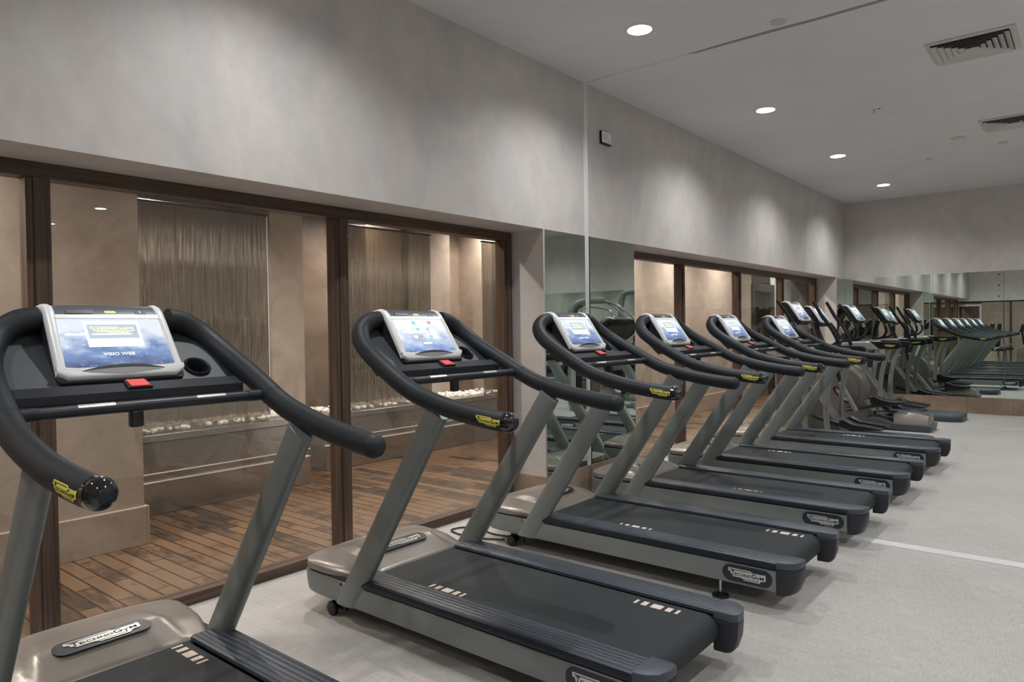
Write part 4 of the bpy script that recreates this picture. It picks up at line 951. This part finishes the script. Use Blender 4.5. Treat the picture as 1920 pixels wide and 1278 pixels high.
# ------------------------------------------------------------------ machines on the open side, seen in the mirrors
def dumbbell_rack(x, y, rz, label):
    t = empty('dumbbell_rack', (x, y, 0), rz); tag(t, label, 'rack')
    for sg in (-1, 1):
        mb = MB(); mb.prism([(-.26, 0), (.26, 0), (.26, .04), (.06, .07), (-.04, .90), (-.12, .90), (-.06, .07), (-.26, .04)], sg * 1.1 - .03, sg * 1.1 + .03, 'xz', .006); mb.build('side_frame', M['silver'], t)
    for z, dx in ((.42, .02), (.80, -.05)):
        mb = MB(); mb.prism([(dx - .12, z - .02), (dx + .16, z - .06), (dx + .16, z - .03), (dx - .12, z + .01)], -1.12, 1.12, 'xz', .004); mb.build('shelf', M['silver'], t)
    return t
def dumbbell():
    t = empty('dumbbell')
    mb = MB(); mb.tube([(-.07, 0, 0), (.07, 0, 0)], .015, 12); mb.build('grip_bar', M['steel_plain'], t)
    for sg in (-1, 1):
        mb = MB(); mb.lathe([(.0001, -.04), (.070, -.05), (.086, -.034), (.086, .034), (.070, .05), (.0001, .04)], (sg * .105, 0, 0), 'x', 22); mb.build('weight_head', M['rubber'], t)
    return t
rk = dumbbell_rack(5.3, 12.72, -math.pi / 2, 'two shelf grey dumbbell rack against the back wall, seen in the pier mirror')
db = dumbbell(); first = True
ORD = ['first', 'second', 'third', 'fourth', 'fifth', 'sixth', 'seventh', 'eighth', 'ninth', 'tenth']
for z, yy, nm in ((.524, 12.70, 'lower'), (.904, 12.77, 'upper')):
    for k in range(10):
        c = db if first else copy_tree(db); first = False
        c.location = (4.36 + k * .205, yy - .02, z); c.rotation_euler = (0, 0, math.pi / 2 + .0)
        tag(c, 'black dumbbell on the %s shelf of the rack, %s from its left end' % (nm, ORD[k]), 'dumbbell', 'black dumbbells on the rack')
def multigym(x, y, rz, label, tall=2.05):
    t = empty('weight_machine', (x, y, 0), rz); tag(t, label, 'weight machine', 'strength machines by the back wall')
    mb = MB(); mb.box((-.55, -.04, 0), (.65, .04, .07), .01); mb.box((-.55, -.42, 0), (-.47, .42, .07), .01); mb.box((.57, -.3, 0), (.65, .3, .07), .01); mb.build('base_frame', M['silver'], t)
    mb = MB(); mb.tube(catmull([(-.5, -.2, .05), (-.5, -.2, 1.5), (-.46, -.2, tall - .12), (-.30, -.2, tall), (.10, -.2, tall + .01)], 5), .060, 16); mb.build('main_arch', M['silver'], t)
    mb = MB(); mb.box((-.52, -.12, .07), (-.44, .28, 1.45), .012); mb.build('weight_shroud', M['bezel_d'], t)
    for k in range(9):
        mb = MB(); mb.box((-.435, -.08, .12 + k * .055), (-.33, .24, .165 + k * .055), .004); mb.build('weight_plate', M['black'], t)
    mb = MB(); mb.box((.05, -.20, .46), (.45, .20, .54), .03, 3); mb.build('seat', M['rubber'], t)
    mb = MB(); mb.box((-.02, -.18, .58), (.07, .18, 1.28), .03, 3); mb.build('backrest', M['rubber'], t)
    mb = MB(); mb.box((.0, -.035, .05), (.07, .035, .60), .006); mb.build('seat_post', M['silver'], t)
    mb = MB(); mb.tube(catmull([(.10, -.2, tall), (.30, -.42, tall - .10), (.52, -.44, tall - .28), (.60, -.44, tall - .38)], 4), .02, 12); mb.tube(catmull([(.10, -.2, tall), (.30, .36, tall - .10), (.52, .38, tall - .28), (.60, .38, tall - .38)], 4), .02, 12); mb.build('press_arms', M['steel_plain'], t)
    mb = MB(); mb.box((-.44, -.1, 1.05), (-.435, .26, 1.38)); mb.build('instruction_panel', M['tile'], t, smooth=False)
    return t
multigym(3.45, 10.72, R(143), 'thick arched grey weight machine beside the joint strip in the pier mirror', 1.92)
multigym(3.45, 12.10, R(180), 'grey weight machine with high press arms beside the dumbbell rack', 2.14)
multigym(6.6, 11.3, R(150), 'weight machine farthest from the treadmills, left part of the pier mirror', 1.98)
# seated cable machines near the rear wall
def seat_machine(x, y, rz, label):
    t = empty('seated_machine', (x, y, 0), rz); tag(t, label, 'exercise machine', 'black seated machines by the rear wall')
    mb = MB(); mb.box((-.75, -.05, .02), (.55, .05, .12), .012); mb.box((-.80, -.28, 0), (-.70, .28, .05), .01); mb.box((.48, -.28, 0), (.56, .28, .05), .01); mb.build('base_frame', M['silver'], t)
    mb = MB(); mb.prism([(.30, .62), (.42, .62), (.34, 1.38), (.26, 1.38)], -.20, .20, 'xz', .03, 3); mb.build('backrest', M['rubber'], t)
    mb = MB(); mb.box((-.06, -.2, .52), (.36, .2, .61), .03, 3); mb.build('seat', M['rubber'], t)
    mb = MB(); mb.tube([(.12, 0, .10), (.16, 0, .54)], .035, 14); mb.build('seat_post', M['silver'], t)
    mb = MB(); mb.prism([(-.72, .1), (-.30, .1), (-.34, .55), (-.50, .72), (-.66, .60)], -.12, .12, 'xz', .03, 3); mb.build('drive_housing', M['hood'], t)
    mb = MB(); mb.tube(catmull([(.24, -.26, .56), (.10, -.28, .66), (-.06, -.28, .74)], 4), .018, 12); mb.tube(catmull([(.24, .26, .56), (.10, .28, .66), (-.06, .28, .74)], 4), .018, 12); mb.box((.20, -.27, .53), (.24, .27, .56)); mb.build('seat_handles', M['steel_plain'], t)
    mb = MB(); mb.tube([(-.52, 0, .68), (-.46, 0, 1.16)], .03, 14); mb.build('mast', M['dark'], t)
    mb = MB(); mb.prism([(-.50, 1.12), (-.40, 1.10), (-.46, 1.36), (-.54, 1.36)], -.15, .15, 'xz', .01); mb.build('display_housing', M['dark'], t)
    return t
seat_machine(1.15, -.62, R(180), 'black seated exercise machine next to the nearest treadmill, seen in the back mirror')
seat_machine(1.25, -1.62, R(180), 'black seated exercise machine closest to the rear wall door, in the back mirror')
t = empty('fire_alarm_sounder', (.64, YR - .03, 1.36)); tag(t, 'small round red fire alarm on the beige rear wall', 'fire alarm')
mb = MB(); mb.lathe([(.048, 0), (.048, .03), (.036, .045), (.0001, .055)], (0, 0, 0), 'y', 20); mb.build('sounder_body', M['maroon'], t)
mb = MB(); mb.lathe([(.065, -.0), (.065, .008)], (0, 0, 0), 'y', 20); mb.build('back_plate', M['bezel'], t)
#LIGHTCAM
def finish():
    w = D.worlds.new('world'); SC.world = w; w.use_nodes = True; w.node_tree.nodes['Background'].inputs[0].default_value = (.5, .5, .5, 1); w.node_tree.nodes['Background'].inputs[1].default_value = 0.0
    f, yaw, pit, rol = 1326.27859, .690134802, -.0180466121, -.0135744292
    cy, sy = math.cos(yaw), math.sin(yaw)
    fw = Vector((-sy * math.cos(pit), cy * math.cos(pit), math.sin(pit))); r = Vector((cy, sy, 0)); u = r.cross(fw)
    r2 = r * math.cos(rol) + u * math.sin(rol); u2 = -r * math.sin(rol) + u * math.cos(rol)
    cam = D.cameras.new('camera'); co = D.objects.new('camera', cam); COL.objects.link(co)
    mx = Matrix((r2, u2, -fw)).transposed().to_4x4(); mx.translation = Vector((3.38892, 0, 1.45)); co.matrix_world = mx
    cam.sensor_fit = 'HORIZONTAL'; cam.sensor_width = 36; cam.lens = f * 36 / 1920; cam.clip_start = .05
    SC.camera = co
    vs = SC.view_settings; vs.view_transform = 'Standard'; vs.look = 'None'; vs.gamma = 1; vs.use_curve_mapping = False; vs.exposure = EXPO
EXPO = 0.52
finish()
